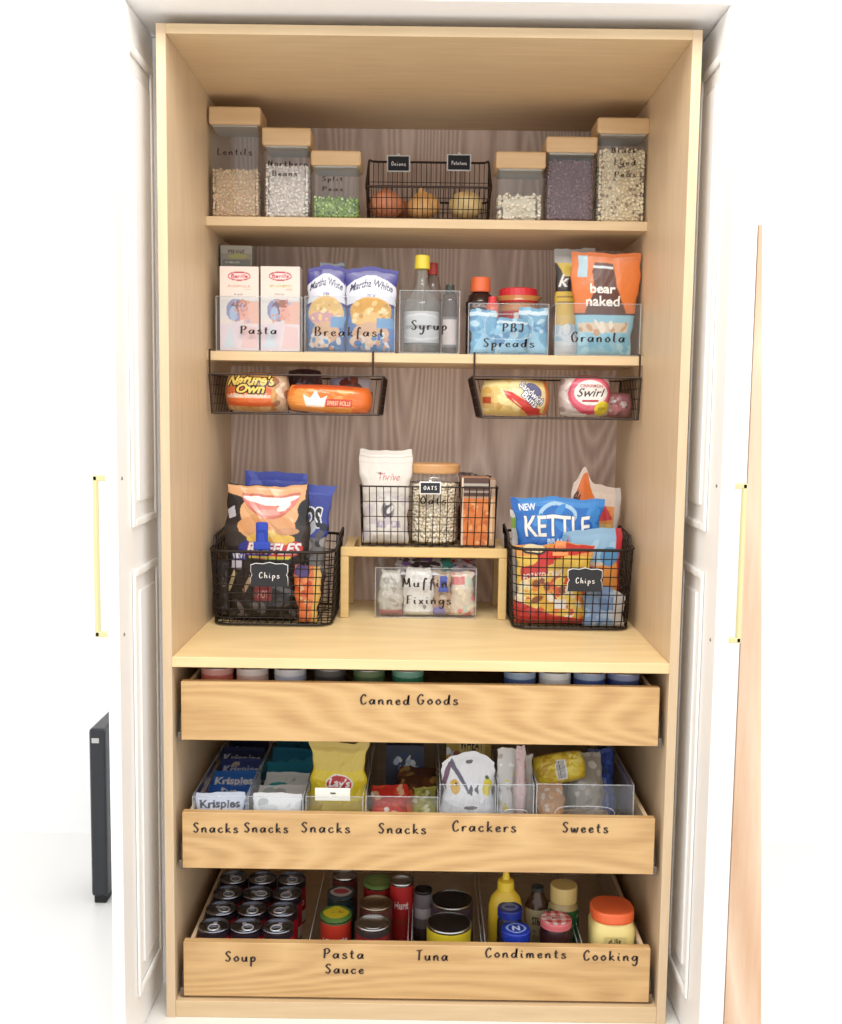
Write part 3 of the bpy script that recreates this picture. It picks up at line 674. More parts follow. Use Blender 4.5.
# ================================================================== MIDDLE SHELF
BY = SY+.008
def band_text(A, t, a, b, c, d, col, **k): return A.text(t, a, b, c, d, col, **k)
clear_bin('clear bin lettered Pasta holding two pale pink cartons', 216, 302, 297, BY, S2, .2, [('Pasta', 240, 277, 334, .0085)], wmax=.0042)
def pasta_box(label, px0, px1, pt, v):
    x, z, w, h = front(px0, pt, px1, 349, BY+.008, S2+.003)
    A = Art(w-.002, h, (240, 226, 216))
    A.rect(0, .38, 1, .64, (232, 226, 222)); A.rect(0, 0, 1, .32, (240, 224, 224)); A.poly([(0, 0), (.45, 0), (.6, .35), (.0, .3)], (236, 218, 224))
    A.rect(.62, .32, 1, .58, (240, 190, 172)); A.ell(.5, .885, .3, .055, (196, 74, 88)); A.ell(.5, .885, .265, .04, (250, 226, 224)); A.text('Barilla', .28, .865, .72, .908, (204, 60, 74), bold=.015, shear=.2)
    A.text('SPAGHETTI' if v else 'FARFALLE', .22, .755, .78, .78, (222, 178, 150) if not v else (206, 190, 130)); A.text('PASTA', .38, .66, .6, .68, (150, 136, 132)); A.rect(.66, .72, .8, .735, (228, 190, 170))
    A.ell(.42, .48, .26, .135, (150, 150, 190)); A.ell(.45, .50, .17, .09, (120, 96, 110)); A.ell(.35, .44, .1, .09, (176, 196, 226)); A.poly([(.47, .52), (.7, .6), (.74, .38), (.52, .36)], (240, 176, 160)); A.ell(.58, .56, .12, .05, (172, 112, 96))
    A.speck(.3, .34, .75, .6, [(206, 150, 150), (180, 180, 214), (230, 160, 120)], 20, .045, v+3); A.poly([(.05, .03), (.3, .33), (.38, .03)], (216, 226, 232)); A.poly([(.55, .03), (.62, .3), (.95, .27), (.97, .03)], (242, 206, 202))
    carton('pasta_box', label, 'box', (x, BY+.008+.03, S2+.003), A, .055, side=(232, 214, 204), group='pale pink pasta cartons')
pasta_box('pale pink pasta carton, the left one of the two in the Pasta bin', 219, 259, 266, 0)
pasta_box('pale pink pasta carton, the right one of the two in the Pasta bin', 260, 300, 266, 1)
x, z, w, h = front(220, 245, 252, 349, BY+.12, S2+.003)
A = Art(w, h, (186, 182, 168)); A.rect(0, .93, 1, 1, (206, 204, 194)); A.text('PENNE', .25, .925, .75, .96, (120, 116, 100)); A.ell(.55, .90, .3, .025, (206, 206, 140)); A.rect(.05, .77, .95, .87, (150, 152, 146)); A.text('rigatoni', .15, .83, .6, .86, (220, 228, 222)); A.rect(.1, .80, .4, .81, (220, 228, 222))
carton('pasta_box', 'grey green carton standing behind the pale pink pasta cartons', 'box', (x, BY+.12+.03, S2+.003), A, .05, side=(170, 166, 152))

clear_bin('clear bin lettered Breakfast holding two blue pouches', 305, 395, 297, BY, S2, .2, [('Breakfast', 314, 384, 336, .0098)], wmax=.0042)
def muffin(label, px0, px1, pt, v, Y, sd, skew=0):
    x, z, w, h = front(px0, pt, px1, 349, Y, S2+.004)
    A = Art(w, h, (62, 58, 140), cell=.0014)
    A.rect(0, 0, 1, .52, (96, 130, 184)); A.band(lambda U: (.60-.05*(2*U-1)**2, .90-.12*(2*U-1)**2), (226, 228, 240))
    A.text('Martha White', .07, .705, .93, .80, (44, 48, 84), bold=.02, shear=.3, arc=.055); A.text('mix', .42, .645, .60, .69, (80, 84, 150), bold=.03)
    A.ell(.5, .46, .44, .19, (232, 176, 84) if v else (236, 196, 130)); A.ell(.5, .53, .36, .1, (226, 164, 46) if v else (228, 186, 110)); A.ell(.5, .39, .40, .08, (240, 196, 120) if v else (214, 160, 166))
    A.speck(.15, .36, .85, .58, [(244, 206, 130), (206, 150, 60), (250, 226, 170)], 22, .05, sd); A.ell(.5, .22, .36, .13, (222, 178, 142)); A.ell(.35, .12, .28, .08, (240, 206, 176))
    A.rect(.62, .28, .98, .40, (120, 164, 206)); A.speck(.1, .02, .95, .2, [(60, 116, 180), (236, 226, 220), (214, 160, 130), (90, 150, 200)], 20, .07, sd+1); A.rect(.0, .96, 1, 1, (86, 84, 160))
    pouch('mix_pouch', label, 'pouch', (x, Y+.022, S2+.004), A, .036, taper=(.94, 1.0), wr=.05, seed=sd, seal=.05, group='blue breakfast mix pouches', topshape=lambda U: -.035*np.abs(2*U-1)**2)
muffin('blue and yellow mix pouch, the left one in the Breakfast bin', 306, 345, 264, 0, BY+.008, 11)
muffin('blue and golden mix pouch, the right one in the Breakfast bin', 345, 396, 266, 1, BY+.010, 12)
x, z, w, h = front(325, 262, 338, 349, BY+.11, S2+.004); A = Art(w+.03, h, (200, 210, 226)); A.rect(0, .93, 1, .96, (90, 110, 150))
pouch('mix_pouch', 'white topped pouch poking up behind the blue mix pouches', 'pouch', (x, BY+.125, S2+.004), A, .03, wr=.05, seed=4)

def bottle(label, px0, px1, pt, capb, Y, z0, body, capc, capm=None, neck=.35, shoulder=.62, lab=None, labz=(.1, .5), group=None, ry=None, capr=None, cat='bottle', n=28, bodym=None, name='bottle', liquid=None):
    x, z, w, h = front(px0, pt, px1, pt+50, Y, z0); h = P((px0+px1)/2, pt, Y)[1]-z0; hc = P((px0+px1)/2, capb, Y)[1]-z0; r = w/2
    t = thing(name, label, cat, (x, Y+r, z0), group); rn = r*neck
    prof = [(0, 0), (r*.9, 0), (r, .006), (r, hc*shoulder), (r*.93, hc*(shoulder+.07)), (rn*1.5, hc*(shoulder+.2)), (rn*1.05, hc*(shoulder+.28) if shoulder < .66 else hc*.96), (rn, hc), (0, hc)]
    b = MB(); b.lathe(prof, n, power=1); b.obj('glass' if bodym else 'body', bodym or mat('b_'+'_'.join(map(str, body)), body, .15, 0, .6), t, smooth=True)
    if liquid: 
        b = MB(); b.lathe([(0, .002), (r*.9, .003), (r*.94, .008), (r*.94, hc*shoulder*.85), (0, hc*shoulder*.85)], n); b.obj('syrup_fill', mat('liquid_%d' % liquid[0], liquid, .1, 0, .6), t, smooth=True)
    cr = capr*r if capr else rn*1.2
    b = MB(); b.lathe([(0, hc-.004), (cr, hc-.004), (cr*1.03, hc), (cr*.97, h-.002), (cr*.9, h), (0, h)], 24)
    b.obj('cap', mat('cap_'+'_'.join(map(str, capc)), capc, .35), t)
    if lab is not None: wrap('label', lab, r*1.012, hc*labz[0], hc*(labz[1]-labz[0]), parent=t)
    return t
clear_bin('clear bin lettered Syrup holding a clear bottle with a yellow cap', 400, 460, 291, BY, S2, .2, [('Syrup', 411, 447, 330, .0100)], wmax=.0042)
A = Art(.12, .06, (206, 206, 206)); A.ell(.5, .5, .30, .42, (232, 232, 232)); A.ell(.5, .5, .26, .36, (214, 216, 216)); A.rect(.34, .44, .66, .56, (170, 172, 172))
PG = clear('syrup_bottle_plastic', tint=(240, 240, 236), haze=.16, hazec=(215, 215, 210))
bottle('clear bottle with a yellow cap standing in the Syrup bin', 404, 440, 253, 265, BY+.018, S2+.003, None, (226, 204, 70), bodym=PG, neck=.30, shoulder=.54, lab=A, labz=(.12, .48), capr=.42)
x, z, w, h = front(427, 254, 434, 280, BY+.1, S2)
bottle('small dark capped bottle at the right inside the Syrup bin', 443, 457, 284, 292, BY+.02, S2+.003, (86, 74, 70), (52, 60, 54), neck=.6, shoulder=.78, capr=.62, lab=(lambda a: (a.rect(.3, .1, .7, .9, (214, 200, 196)), a)[1])(Art(.05, .05, (120, 118, 118))), labz=(.1, .6))
bottle('slim bottle with a red cap hidden behind the yellow capped one', 424, 441, 262, 272, BY+.1, S2+.003, (120, 104, 96), (178, 60, 54), neck=.5, shoulder=.75, capr=.6)

clear_bin('clear bin lettered PBJ Spreads holding spreads and blue packs', 469, 549, 304, BY, S2, .2, [('PBJ', 502, 524, 332, .0090), ('Spreads', 483, 534, 347, .0090)], scoop=(.105, .055), wmax=.0042)
A = Art(.12, .03, (60, 36, 32)); A.text('syrup', .4, .3, .6, .7, (210, 190, 180), shear=.2)
bottle('dark brown bottle with an orange cap in the Spreads bin', 467, 495, 276, 289, BY+.075, S2+.003, (52, 30, 28), (232, 112, 66), neck=.55, shoulder=.72, capr=.70, lab=A, labz=(.66, .82))
A = Art(.13, .04, (196, 44, 54)); A.rect(.46, .35, .62, .8, (240, 232, 224)); A.text('PB', .49, .42, .58, .7, (190, 40, 50), bold=.03); A.rect(0, .9, 1, 1, (214, 150, 90)); A.rect(.38, .0, .45, .4, (90, 150, 200))
bottle('peanut butter jar with a wide red lid in the Spreads bin', 501, 538, 287, 300, BY+.07, S2+.003, (196, 132, 76), (206, 46, 56), neck=.86, shoulder=.88, capr=1.04, lab=A, labz=(.42, .86), cat='jar', name='spread_jar')
bottle('slim pinkish red squeeze bottle left of the peanut butter jar', 486, 499, 296, 303, BY+.035, S2+.003, (214, 108, 92), (214, 60, 66), neck=.6, shoulder=.8, capr=.6)
for lab_, p0, p1, pt, sd, yy in (('light blue pack, leftmost inside the Spreads bin', 471, 496, 309, 21, BY+.008), ('light blue and white pack at the front centre of the Spreads bin', 494, 528, 318, 22, BY+.008), ('light blue pack at the right end of the Spreads bin', 520, 547, 307, 23, BY+.026)):
    x, z, w, h = front(p0, pt, p1, 349, yy, S2+.003); A = Art(w, h, (112, 172, 206)); A.speck(0, 0, 1, 1, [(146, 200, 226), (90, 146, 190), (190, 220, 236)], 22, .14, sd); A.rect(0, .85, 1, .93, (214, 232, 240)); A.poly([(.1, .1), (.5, .5), (.9, .15), (.9, .05), (.1, .02)], (160, 208, 232))
    pouch('snack_pack', lab_, 'pack', (x, yy+.010, S2+.003), A, .014, wr=.10, seed=sd, group='light blue packs in the Spreads bin')

clear_bin('clear bin lettered Granola holding two granola bags', 556, 641, 304, BY, S2, .2, [('Granola', 571, 625, 342, .0105)], wmax=.0042)
x, z, w, h = front(558, 247, 588, 349, BY+.055, S2+.003); A = Art(w+.014, h, (228, 236, 240)); A.rect(0, .87, 1, 1, (176, 172, 166)); A.rect(0, .60, 1, .87, (44, 32, 28)); A.poly([(.05, .87), (.2, .74), (.5, .74), (.62, .87)], (222, 190, 60)); A.text('k', .06, .645, .36, .76, (244, 240, 232), bold=.02, shear=.3); A.rect(0, .36, 1, .60, (222, 184, 70)); A.rect(.05, .54, .6, .56, (150, 116, 50)); A.rect(.05, .49, .5, .505, (150, 116, 50)); A.rect(0, .28, 1, .38, (226, 192, 110)); A.speck(0, .0, 1, .3, [(196, 218, 232), (236, 238, 238), (170, 206, 226)], 14, .16, 5)
pouch('granola_bag', 'black and yellow granola bag, left behind the orange one', 'bag', (x+.006, BY+.055+.02, S2+.003), A, .03, wr=.05, seed=6, skew=-.01)
x, z, w, h = front(573, 252, 641, 349, BY+.02, S2+.003); A = Art(w, h, (226, 124, 58), cell=.0014)
A.rect(0, .93, 1, 1, (214, 116, 54)); A.rect(.09, .76, .23, .97, (176, 206, 220))
A.poly([(.30, .82), (.33, .62), (.22, .5), (.16, .40), (.84, .40), (.76, .52), (.66, .66), (.62, .82), (.60, .90), (.33, .90)], (96, 56, 44)); A.rect(.31, .845, .60, .872, (214, 226, 232))
A.text('bear', .26, .60, .64, .695, (250, 244, 238), bold=.025); A.text('naked', .18, .475, .72, .575, (250, 244, 238), bold=.025)
A.rect(0, 0, 1, .40, (150, 200, 218)); A.rect(0, .39, 1, .41, (84, 60, 60)); A.rect(.04, .22, .9, .315, (226, 204, 178)); A.speck(.05, .22, .9, .31, [(206, 160, 120), (240, 226, 206)], 14, .05, 2); A.speck(.04, .0, .96, .2, [(120, 190, 214), (176, 220, 232)], 14, .09, 3)
pouch('granola_bag', 'orange granola pouch lettered bear naked in the Granola bin', 'bag', (x-.004, BY+.008+.018, S2+.003), A, .034, taper=(.76, 1.0), wr=.05, seed=7, seal=.04)

# ---- baskets hung under the middle shelf
def hung_basket(label, pxl, pxr, pxbl, pxbr, pyt, pyb, hooks, rise):
    Y0 = SY-.006; xl, zt = P(pxl, pyt, Y0); xr, _ = P(pxr, pyt, Y0); bl, zb = P(pxbl, pyb, Y0); br, _ = P(pxbr, pyb, Y0); cx = (xl+xr)/2; D = .24; r = .0022
    t = thing('hanging_basket', label, 'basket', (cx, Y0, zb), 'wire baskets hung under the middle shelf'); l, r_ = xl-cx, xr-cx; b0, b1 = bl-cx, br-cx; h = zt-zb
    b = MB(); b.tube([(l, 0, h), (r_, 0, h), (r_, D, h), (l, D, h)], r, 6, True); b.obj('rim', WIREB, t, smooth=False)
    b = MB(); b.tube([(b0, 0, 0), (b1, 0, 0), (b1, D, 0), (b0, D, 0)], r, 6, True)
    for yy in (0, D): b.tube([(l, yy, h), (b0, yy, 0)], r, 6); b.tube([(r_, yy, h), (b1, yy, 0)], r, 6)
    b.obj('frame', WIREB, t)
    top = S2-zb+.003
    for hx in hooks:
        X = P(hx, 360, Y0)[0]-cx; b = MB(); b.tube([(X, 0, h), (X, 0, top), (X, .008, top), (X, .011, top)], r, 6); b.obj('hook', WIREB, t)
    b = MB(); n = 16
    for i in range(1, n):
        f = i/n; b.tube([(b0+(b1-b0)*f, 0, 0), (b0+(b1-b0)*f, D, 0), (l+(r_-l)*f, D, h)], .0008, 4)
    for k in range(1, 6): b.tube([(b0, D*k/6, 0), (b1, D*k/6, 0)], .0008, 4)
    for s in (0, 1):
        X0, X1 = ((b0, l), (b1, r_))[s]
        for k in range(1, 13): b.tube([(X0, D*k/13, 0), (X1, D*k/13, h)], .0010, 4)
        for k in (1, 2, 3): b.tube([(X0+(X1-X0)*k/4, 0, h*k/4), (X0+(X1-X0)*k/4, D, h*k/4)], .0010, 4)
    b.obj('wire_wall', WIREB, t)
    return zb
HZ = hung_basket('black wire basket of bread hung under the left half of the middle shelf', 209, 383, 212, 378, 374, 413, (209.5, 373), 0)
HZ2 = hung_basket('black wire basket of bread hung under the right half of the middle shelf', 473, 641, 482, 638, 376, 417.5, (474.5, 640), 0)
HY = SY+.004
x, z, w, h = front(221, 371, 287, 412, HY, HZ+.003); A = Art(w, h, (214, 160, 96), cell=.0012)
A.speck(0, 0, 1, 1, [(196, 136, 76), (228, 184, 126)], 30, .1, 1); A.rect(.03, .22, .76, .50, (232, 118, 60)); A.rect(.03, .14, .8, .24, (222, 96, 44)); A.rect(.03, .46, .76, .64, (214, 110, 66)); A.rect(.05, .34, .75, .42, (236, 196, 170)); A.text('100% WHOLE', .12, .35, .7, .47, (244, 226, 206), shear=.2)
A.text("Nature's", .05, .66, .82, .95, (244, 214, 110), bold=.035, shear=.3, out=(40, 24, 20), ow=2); A.text('Own', .22, .47, .66, .70, (244, 214, 110), bold=.035, shear=.3, out=(40, 24, 20), ow=2); A.rect(.84, 0, 1, 1, (206, 176, 146)); A.speck(.82, .1, 1, .9, [(236, 214, 190), (160, 110, 84)], 8, .06, 3)
blob('bread_loaf', "sliced bread in film lettered Nature's Own, in the left hung basket", 'bread', (x, HY+.055, HZ+.003), A, .10, pw=3, wr=.03, seed=2)
x, z, w, h = front(284, 384, 371, 413, HY, HZ+.003); A = Art(w, h, (238, 138, 54), cell=.0012)
A.speck(0, 0, 1, 1, [(246, 160, 80), (228, 120, 40)], 26, .1, 2); A.poly([(.24, .2), (.21, .62), (.29, .5), (.35, .78), (.41, .5), (.49, .62), (.45, .2)], (252, 246, 236)); A.rect(.47, .22, .78, .5, (206, 70, 40)); A.text('SWEET ROLLS', .49, .28, .76, .44, (244, 200, 160)); A.rect(.05, .84, .95, 1, (226, 100, 52)); A.rect(.8, 0, 1, 1, (232, 116, 50))
blob('roll_pack', 'orange pack of rolls with a white crown in the left hung basket', 'bread', (x, HY+.04, HZ+.003), A, .075, pw=4, wr=.05, seed=5, rot=(0, math.radians(2), 0))
x, z, w, h = front(285, 368, 321, 411, HY+.11, HZ+.003); A = Art(w, h, (84, 58, 66)); A.speck(0, 0, 1, 1, [(110, 80, 84), (60, 40, 46), (170, 160, 170)], 24, .09, 8)
blob('roll_pack', 'dark wrapped rolls behind the bread loaf in the left hung basket', 'bread', (x, HY+.145, HZ+.003), A, .06, seed=6, wr=.08)
x, z, w, h = front(327, 376, 372, 411, HY+.10, HZ+.003); A = Art(w, h, (150, 90, 74)); A.rect(0, .55, .5, 1, (176, 182, 214)); A.rect(.7, .6, 1, 1, (206, 204, 222)); A.speck(.3, .5, .8, .9, [(120, 60, 56), (100, 50, 46)], 8, .1, 8)
blob('roll_pack', 'brown rolls with a pale blue label behind the orange pack', 'bread', (x, HY+.13, HZ+.003), A, .055, seed=7, wr=.06, pw=4)
x, z, w, h = front(482, 378, 552, 417, HY, HZ2+.003); A = Art(w, h, (234, 204, 130), cell=.0012)
A.speck(0, 0, 1, 1, [(244, 224, 160), (220, 176, 96)], 20, .1, 12); A.rect(0, .2, .18, .62, (226, 190, 120)); A.rect(.03, .32, .14, .52, (190, 80, 46)); A.poly([(.3, .72), (.36, .5), (.72, .0), (.95, .0), (.5, .52)], (208, 60, 52)); A.ell(.66, .58, .3, .36, (246, 228, 176), -.5); A.poly([(.3, .68), (.42, .66), (.88, .16), (.8, .0), (.66, .14)], (212, 66, 58)); A.ell(.73, .66, .14, .24, (110, 112, 150), -.6)
A.text('Sandwich', .52, .52, .94, .72, (250, 250, 252), bold=.02, rot=-.75, out=(40, 46, 90), ow=1); A.text('Buns', .56, .36, .84, .54, (250, 250, 252), bold=.02, rot=-.75, out=(40, 46, 90), ow=1); A.rect(.93, 0, 1, 1, (226, 130, 70))
blob('bun_pack', 'yellow and red bag of round buns in the right hung basket', 'bread', (x, HY+.06, HZ2+.003), A, .10, pw=2.2, wr=.04, seed=8)
x, z, w, h = front(562, 374, 614, 417, HY, HZ2+.003); A = Art(w, h, (206, 190, 186), cell=.0012)
A.speck(0, 0, .25, 1, [(226, 216, 212), (170, 150, 146)], 12, .08, 3); A.ell(.56, .56, .42, .5, (206, 76, 98)); A.ell(.56, .58, .37, .42, (226, 110, 130)); A.ell(.57, .58, .32, .30, (246, 238, 232)); A.text('CINNAMON', .36, .70, .80, .78, (190, 60, 70)); A.text('Swirl', .30, .48, .84, .68, (34, 30, 34), bold=.01, shear=.35); A.rect(.40, .36, .72, .41, (190, 60, 70)); A.ell(.80, .20, .15, .18, (226, 206, 60)); A.text('NEW', .73, .15, .88, .24, (150, 120, 20)); A.rect(.0, .0, .5, .08, (236, 230, 226))
blob('bread_loaf', 'cinnamon swirl bread in a pink and white wrapper, right hung basket', 'bread', (x, HY+.055, HZ2+.003), A, .09, pw=4, wr=.04, seed=9)
x, z, w, h = front(604, 392, 630, 417, HY+.03, HZ2+.003); A = Art(w+.012, h, (150, 96, 100)); A.speck(0, 0, 1, 1, [(176, 110, 110), (110, 80, 80), (190, 170, 166)], 20, .12, 8)
blob('bread_end', 'gathered film end of a bread bag beside the swirl bread', 'bread', (x+.004, HY+.07, HZ2+.003), A, .04, seed=10, wr=.15)

# ================================================================== COUNTER
CZ = CT+.0005
# bamboo riser
ry = .40; xa, zt = P(340.5, 547, ry); xb, _ = P(507.5, 547, ry); zb_ = P(420, 557.5, ry)[1]
t = thing('shelf_riser', 'small bamboo shelf riser with slatted top in the middle of the counter', 'riser', ((xa+xb)/2, ry, CZ)); a = (xb-xa)/2; hh = zt-CZ; th = zt-zb_
b = MB(); b.box(-a, a, 0, .018, hh-th, hh, bev=.002); b.obj('front_rail', BAMBOO, t)
b = MB(); b.box(-a, a, .182, .200, hh-th, hh, bev=.002); b.obj('back_rail', BAMBOO, t)
for i in range(11):
    x_ = -a+.018+(2*a-.036)*i/10; b = MB(); b.box(x_-.011, x_+.011, .016, .184, hh-.007, hh, bev=.001); b.obj('slat', BAMBOO, t)
for sx in (-1, 1):
    for yy in (0, .182): b = MB(); b.box(min(sx*a, sx*(a-.019)), max(sx*a, sx*(a-.019)), yy, yy+.018, 0, hh-th, bev=.0015); b.obj('leg', BAMBOO, t)
RT = CZ+hh+.001
# wire basket on riser
ox = P(360, 485, ry+.012)[0]; ox1 = P(498, 487, ry+.012)[0]
wire_basket('wire_basket', 'black wire basket of baking goods standing on the bamboo riser', None, ox, ox1, ry+.012, ry+.17, RT, P(430, 487, ry+.012)[1], taper=.004, rad=.006, levels=4, pitch=.0165, rw=.0010, rr=.0020)
RY = ry+.020
x, z, w, h = front(359, 450, 411, 544, RY, RT+.004); A = Art(w, h, (232, 226, 218), cell=.0014)
A.rect(0, .92, 1, .935, (206, 200, 192)); A.rect(0, .86, 1, .865, (214, 208, 200)); A.text('Thrive', .36, .68, .78, .755, (196, 90, 96), shear=.2, bold=.0); A.text('the', .33, .75, .42, .78, (120, 110, 110)); A.ell(.56, .36, .14, .10, (150, 142, 150)); A.ell(.56, .36, .09, .065, (96, 90, 100)); A.text('ORGANIC', .3, .48, .85, .52, (196, 186, 200)); A.poly([(.3, .18), (.85, .18), (.82, .25), (.33, .25)], (176, 166, 186)); A.text('FLOUR', .38, .19, .76, .24, (236, 230, 240)); A.speck(0, .0, 1, .55, [(220, 210, 216), (240, 236, 232)], 20, .1, 4)
pouch('flour_pouch', 'white stand-up flour pouch at the left of the riser basket', 'pouch', (x, RY+.026, RT+.004), A, .046, taper=(.84, 1), wr=.09, seed=31, seal=.05)
# oats jar
x, z, w, h = front(409, 465, 459, 537, RY+.004, RT+.004); r = w/2; hl = P(434, 474, RY)[1]-(RT+.004); h = P(434, 464.5, RY)[1]-(RT+.004); yj = RY+.004+r
t = thing('glass_jar', 'round glass jar of oats with a wooden lid, centre of the riser basket', 'jar', (x, yj, RT+.004))
b = MB(); b.lathe([(0, 0), (r*.86, .0), (r*.98, .012), (r, .03), (r, hl*.8), (r*.94, hl*.9), (r*.92, hl)], 40); b.obj('glass', GLASS, t, smooth=True)
b = MB(); b.lathe([(0, hl), (r*1.02, hl), (r*1.04, hl+.003), (r*1.04, h-.004), (r*1.0, h), (0, h)], 40); b.obj('lid', wood('jar_lid_wood', (190, 140, 90), (214, 168, 116), 'X', wave=.2), t)
xa_, zb__ = P(420, 504, yj-r); xb_, _ = P(446, 504, yj-r)
lettering([('Oats', xa_-x, xb_-x, zb__-(RT+.004), .0088)], 0, 0, 0, 0, -r-.0015, VINYL, t, .0012, .0038)
# oats fill: round
def round_fill(name, label, cx, cy, z0, r, h, size, cols, seed):
    R = random.Random(seed); G_ = []; bm = bmesh.new(); bmesh.ops.create_icosphere(bm, subdivisions=1, radius=1)
    o = None
    pts = []
    nA = int(2*PI*r/size); nz = int(h/size)
    for k in range(nz+1):
        for i in range(nA): a = 2*PI*(i+R.uniform(-.4, .4))/nA; rr_ = r-size*.4-R.uniform(0, size*.35); pts.append((rr_*math.cos(a), rr_*math.sin(a), max(size*.4, (k+R.uniform(-.3, .3))*h/nz)))
    for i in range(int(PI*r*r/size/size*1.3)): a = R.uniform(0, 2*PI); rr_ = (r-size*.5)*math.sqrt(R.random()); pts.append((rr_*math.cos(a), rr_*math.sin(a), h+R.uniform(-.2, .3)*size))
    iv = np.array([v.co[:] for v in bm.verts]); it = np.array([[v.index for v in f.verts] for f in bm.faces]); bm.free(); n = len(pts); rng = np.random.default_rng(seed)
    q = rng.normal(size=(n, 4)); q /= np.linalg.norm(q, axis=1)[:, None]; w_, x_, y_, z_ = q.T
    Rm = np.stack([1-2*(y_*y_+z_*z_), 2*(x_*y_-w_*z_), 2*(x_*z_+w_*y_), 2*(x_*y_+w_*z_), 1-2*(x_*x_+z_*z_), 2*(y_*z_-w_*x_), 2*(x_*z_-w_*y_), 2*(y_*z_+w_*x_), 1-2*(x_*x_+y_*y_)], 1).reshape(n, 3, 3)
    V = np.einsum('nij,kj->nki', Rm, iv*np.array((1, .85, .35))*size*.78)+np.array(pts)[:, None, :]; col = np.repeat(lin(np.array(cols))[rng.integers(0, len(cols), n)], len(iv), 0)
    F = (it[None]+(np.arange(n)*len(iv))[:, None, None]).reshape(-1, 3); V = V.reshape(-1, 3)
    k = 32; th = np.arange(k)*2*PI/k; rc = r-size*1.1; ring = lambda zz: np.stack([rc*np.cos(th), rc*np.sin(th), np.full(k, zz)], 1); b0 = len(V)
    V = np.concatenate([V, ring(.001), ring(h-size*.3), [[0, 0, .001], [0, 0, h-size*.3]]]); ex = []
    for i in range(k): j = (i+1) % k; ex += [(b0+i, b0+j, b0+k+j), (b0+i, b0+k+j, b0+k+i), (b0+2*k, b0+j, b0+i), (b0+2*k+1, b0+k+i, b0+k+j)]
    F = np.concatenate([F, np.array(ex)]); col = np.concatenate([col, np.repeat(lin(np.array(cols)).mean(0)[None]*.8, 2*k+2, 0)])
    me = bpy.data.meshes.new(name); me.vertices.add(len(V)); me.vertices.foreach_set('co', V.astype('f').ravel()); me.loops.add(F.size); me.loops.foreach_set('vertex_index', F.astype('i').ravel()); me.polygons.add(len(F)); me.polygons.foreach_set('loop_start', (np.arange(len(F))*3).astype('i')); me.update(calc_edges=True)
    ca = me.color_attributes.new('Col', 'FLOAT_COLOR', 'POINT'); ca.data.foreach_set('color', np.concatenate([col, np.ones((len(col), 1))], 1).astype('f').ravel()); me.materials.append(GRAIN)
    o = link(bpy.data.objects.new(name, me)); o.location = (cx, cy, z0); return tag(o, label, 'dry food', kind='stuff')
round_fill('rolled_oats', 'cream rolled oats inside the round jar', x, yj, RT+.008, r-.0062, P(434, 484, yj)[1]-RT-.008, .0072, [(255, 246, 226), (248, 236, 210), (250, 240, 218), (240, 224, 196)], 9)
chalk_tag('small white-framed tag reading Oats on the riser basket rim', 419.5, 481.5, 441, 494.5, ry+.005, 'OATS', xh=.0042)
# bar boxes at the right of the riser basket
x, z, w, h = front(462, 478, 489, 543, RY, RT+.004)
A = Art(w, h, (226, 128, 62), cell=.0012); A.rect(0, .70, 1, 1, (92, 64, 54)); A.rect(.05, .88, .95, .92, (190, 180, 170)); A.rect(.05, .78, .95, .81, (180, 160, 150)); A.rect(0, .70, 1, .73, (190, 150, 120)); A.speck(.05, .02, .95, .66, [(236, 150, 84), (214, 108, 48), (240, 176, 120), (200, 110, 70)], 40, .1, 3); A.rect(0, 0, .06, 1, (236, 214, 190))
carton('bar_box', 'orange box of bars standing at the right in the riser basket', 'box', (x, RY+.045, RT+.004), A, .08, side=(206, 150, 110))
x, z, w, h = front(489, 480, 494.5, 543, RY, RT+.004); A = Art(w, h, (206, 158, 116)); A.rect(0, .75, 1, 1, (176, 150, 130)); A.rect(.3, .1, .6, .7, (230, 200, 160))
carton('bar_box', 'thin tan box squeezed beside the orange bar box', 'box', (x, RY+.045, RT+.004), A, .08, side=(200, 160, 120))
for i, (p0, p1, pt, Y_, lb) in enumerate(((459, 475, 473, RY+.095, 'dark brown packet behind the bar boxes, left one'), (470, 490, 476, RY+.11, 'dark brown packet behind the bar boxes, right one'))):
    x, z, w, h = front(p0, pt, p1, 543, Y_, RT+.004); A = Art(w, h, (74, 50, 44)); A.speck(0, .6, 1, 1, [(120, 90, 80), (50, 34, 30), (150, 130, 120)], 12, .15, i)
    pouch('packet', lb, 'packet', (x, Y_+.01, RT+.004), A, .018, wr=.15, seed=40+i, group='dark packets behind the bar boxes')
# fixings bin under riser
bY = ry+.004
clear_bin('clear bin lettered Muffin Fixings under the bamboo riser', 375.5, 476.5, 568.5, bY, CZ, .17, [('Muffin', 402, 448, 587, .0105), ('Fixings', 406, 451, 604, .0100)], scoop=None, wmax=.0042)
FZ = CZ+.004; FYY = bY+.006
def fix(lb, p0, p1, pt, Y, base, cols, sd, extra=None, dep=.04, pb=620):
    x, z, w, h = front(p0, pt, p1, pb, Y, FZ); A = Art(w, h, base, cell=.0014); A.speck(0, 0, 1, 1, cols, 26, .13, sd)
    if extra: extra(A)
    return pouch('baking_bag', lb, 'bag', (x, Y+dep/2, FZ), A, dep, wr=.09, seed=sd, taper=(1, .8), mid=1.05)
fix('grey white bag, leftmost in the Muffin Fixings bin', 378, 403, 571, FYY, (196, 190, 178), [(222, 218, 210), (170, 160, 146), (206, 200, 190)], 51, lambda A: (A.rect(0, 0, 1, .14, (180, 110, 110))))
fix('bright white bag with pinched top in the fixings bin', 403, 434, 569, FYY, (240, 236, 230), [(250, 248, 244), (228, 222, 214)], 52, lambda A: (A.rect(.2, .0, .85, .45, (246, 244, 238)), A.ell(.7, .2, .06, .05, (150, 150, 160))))
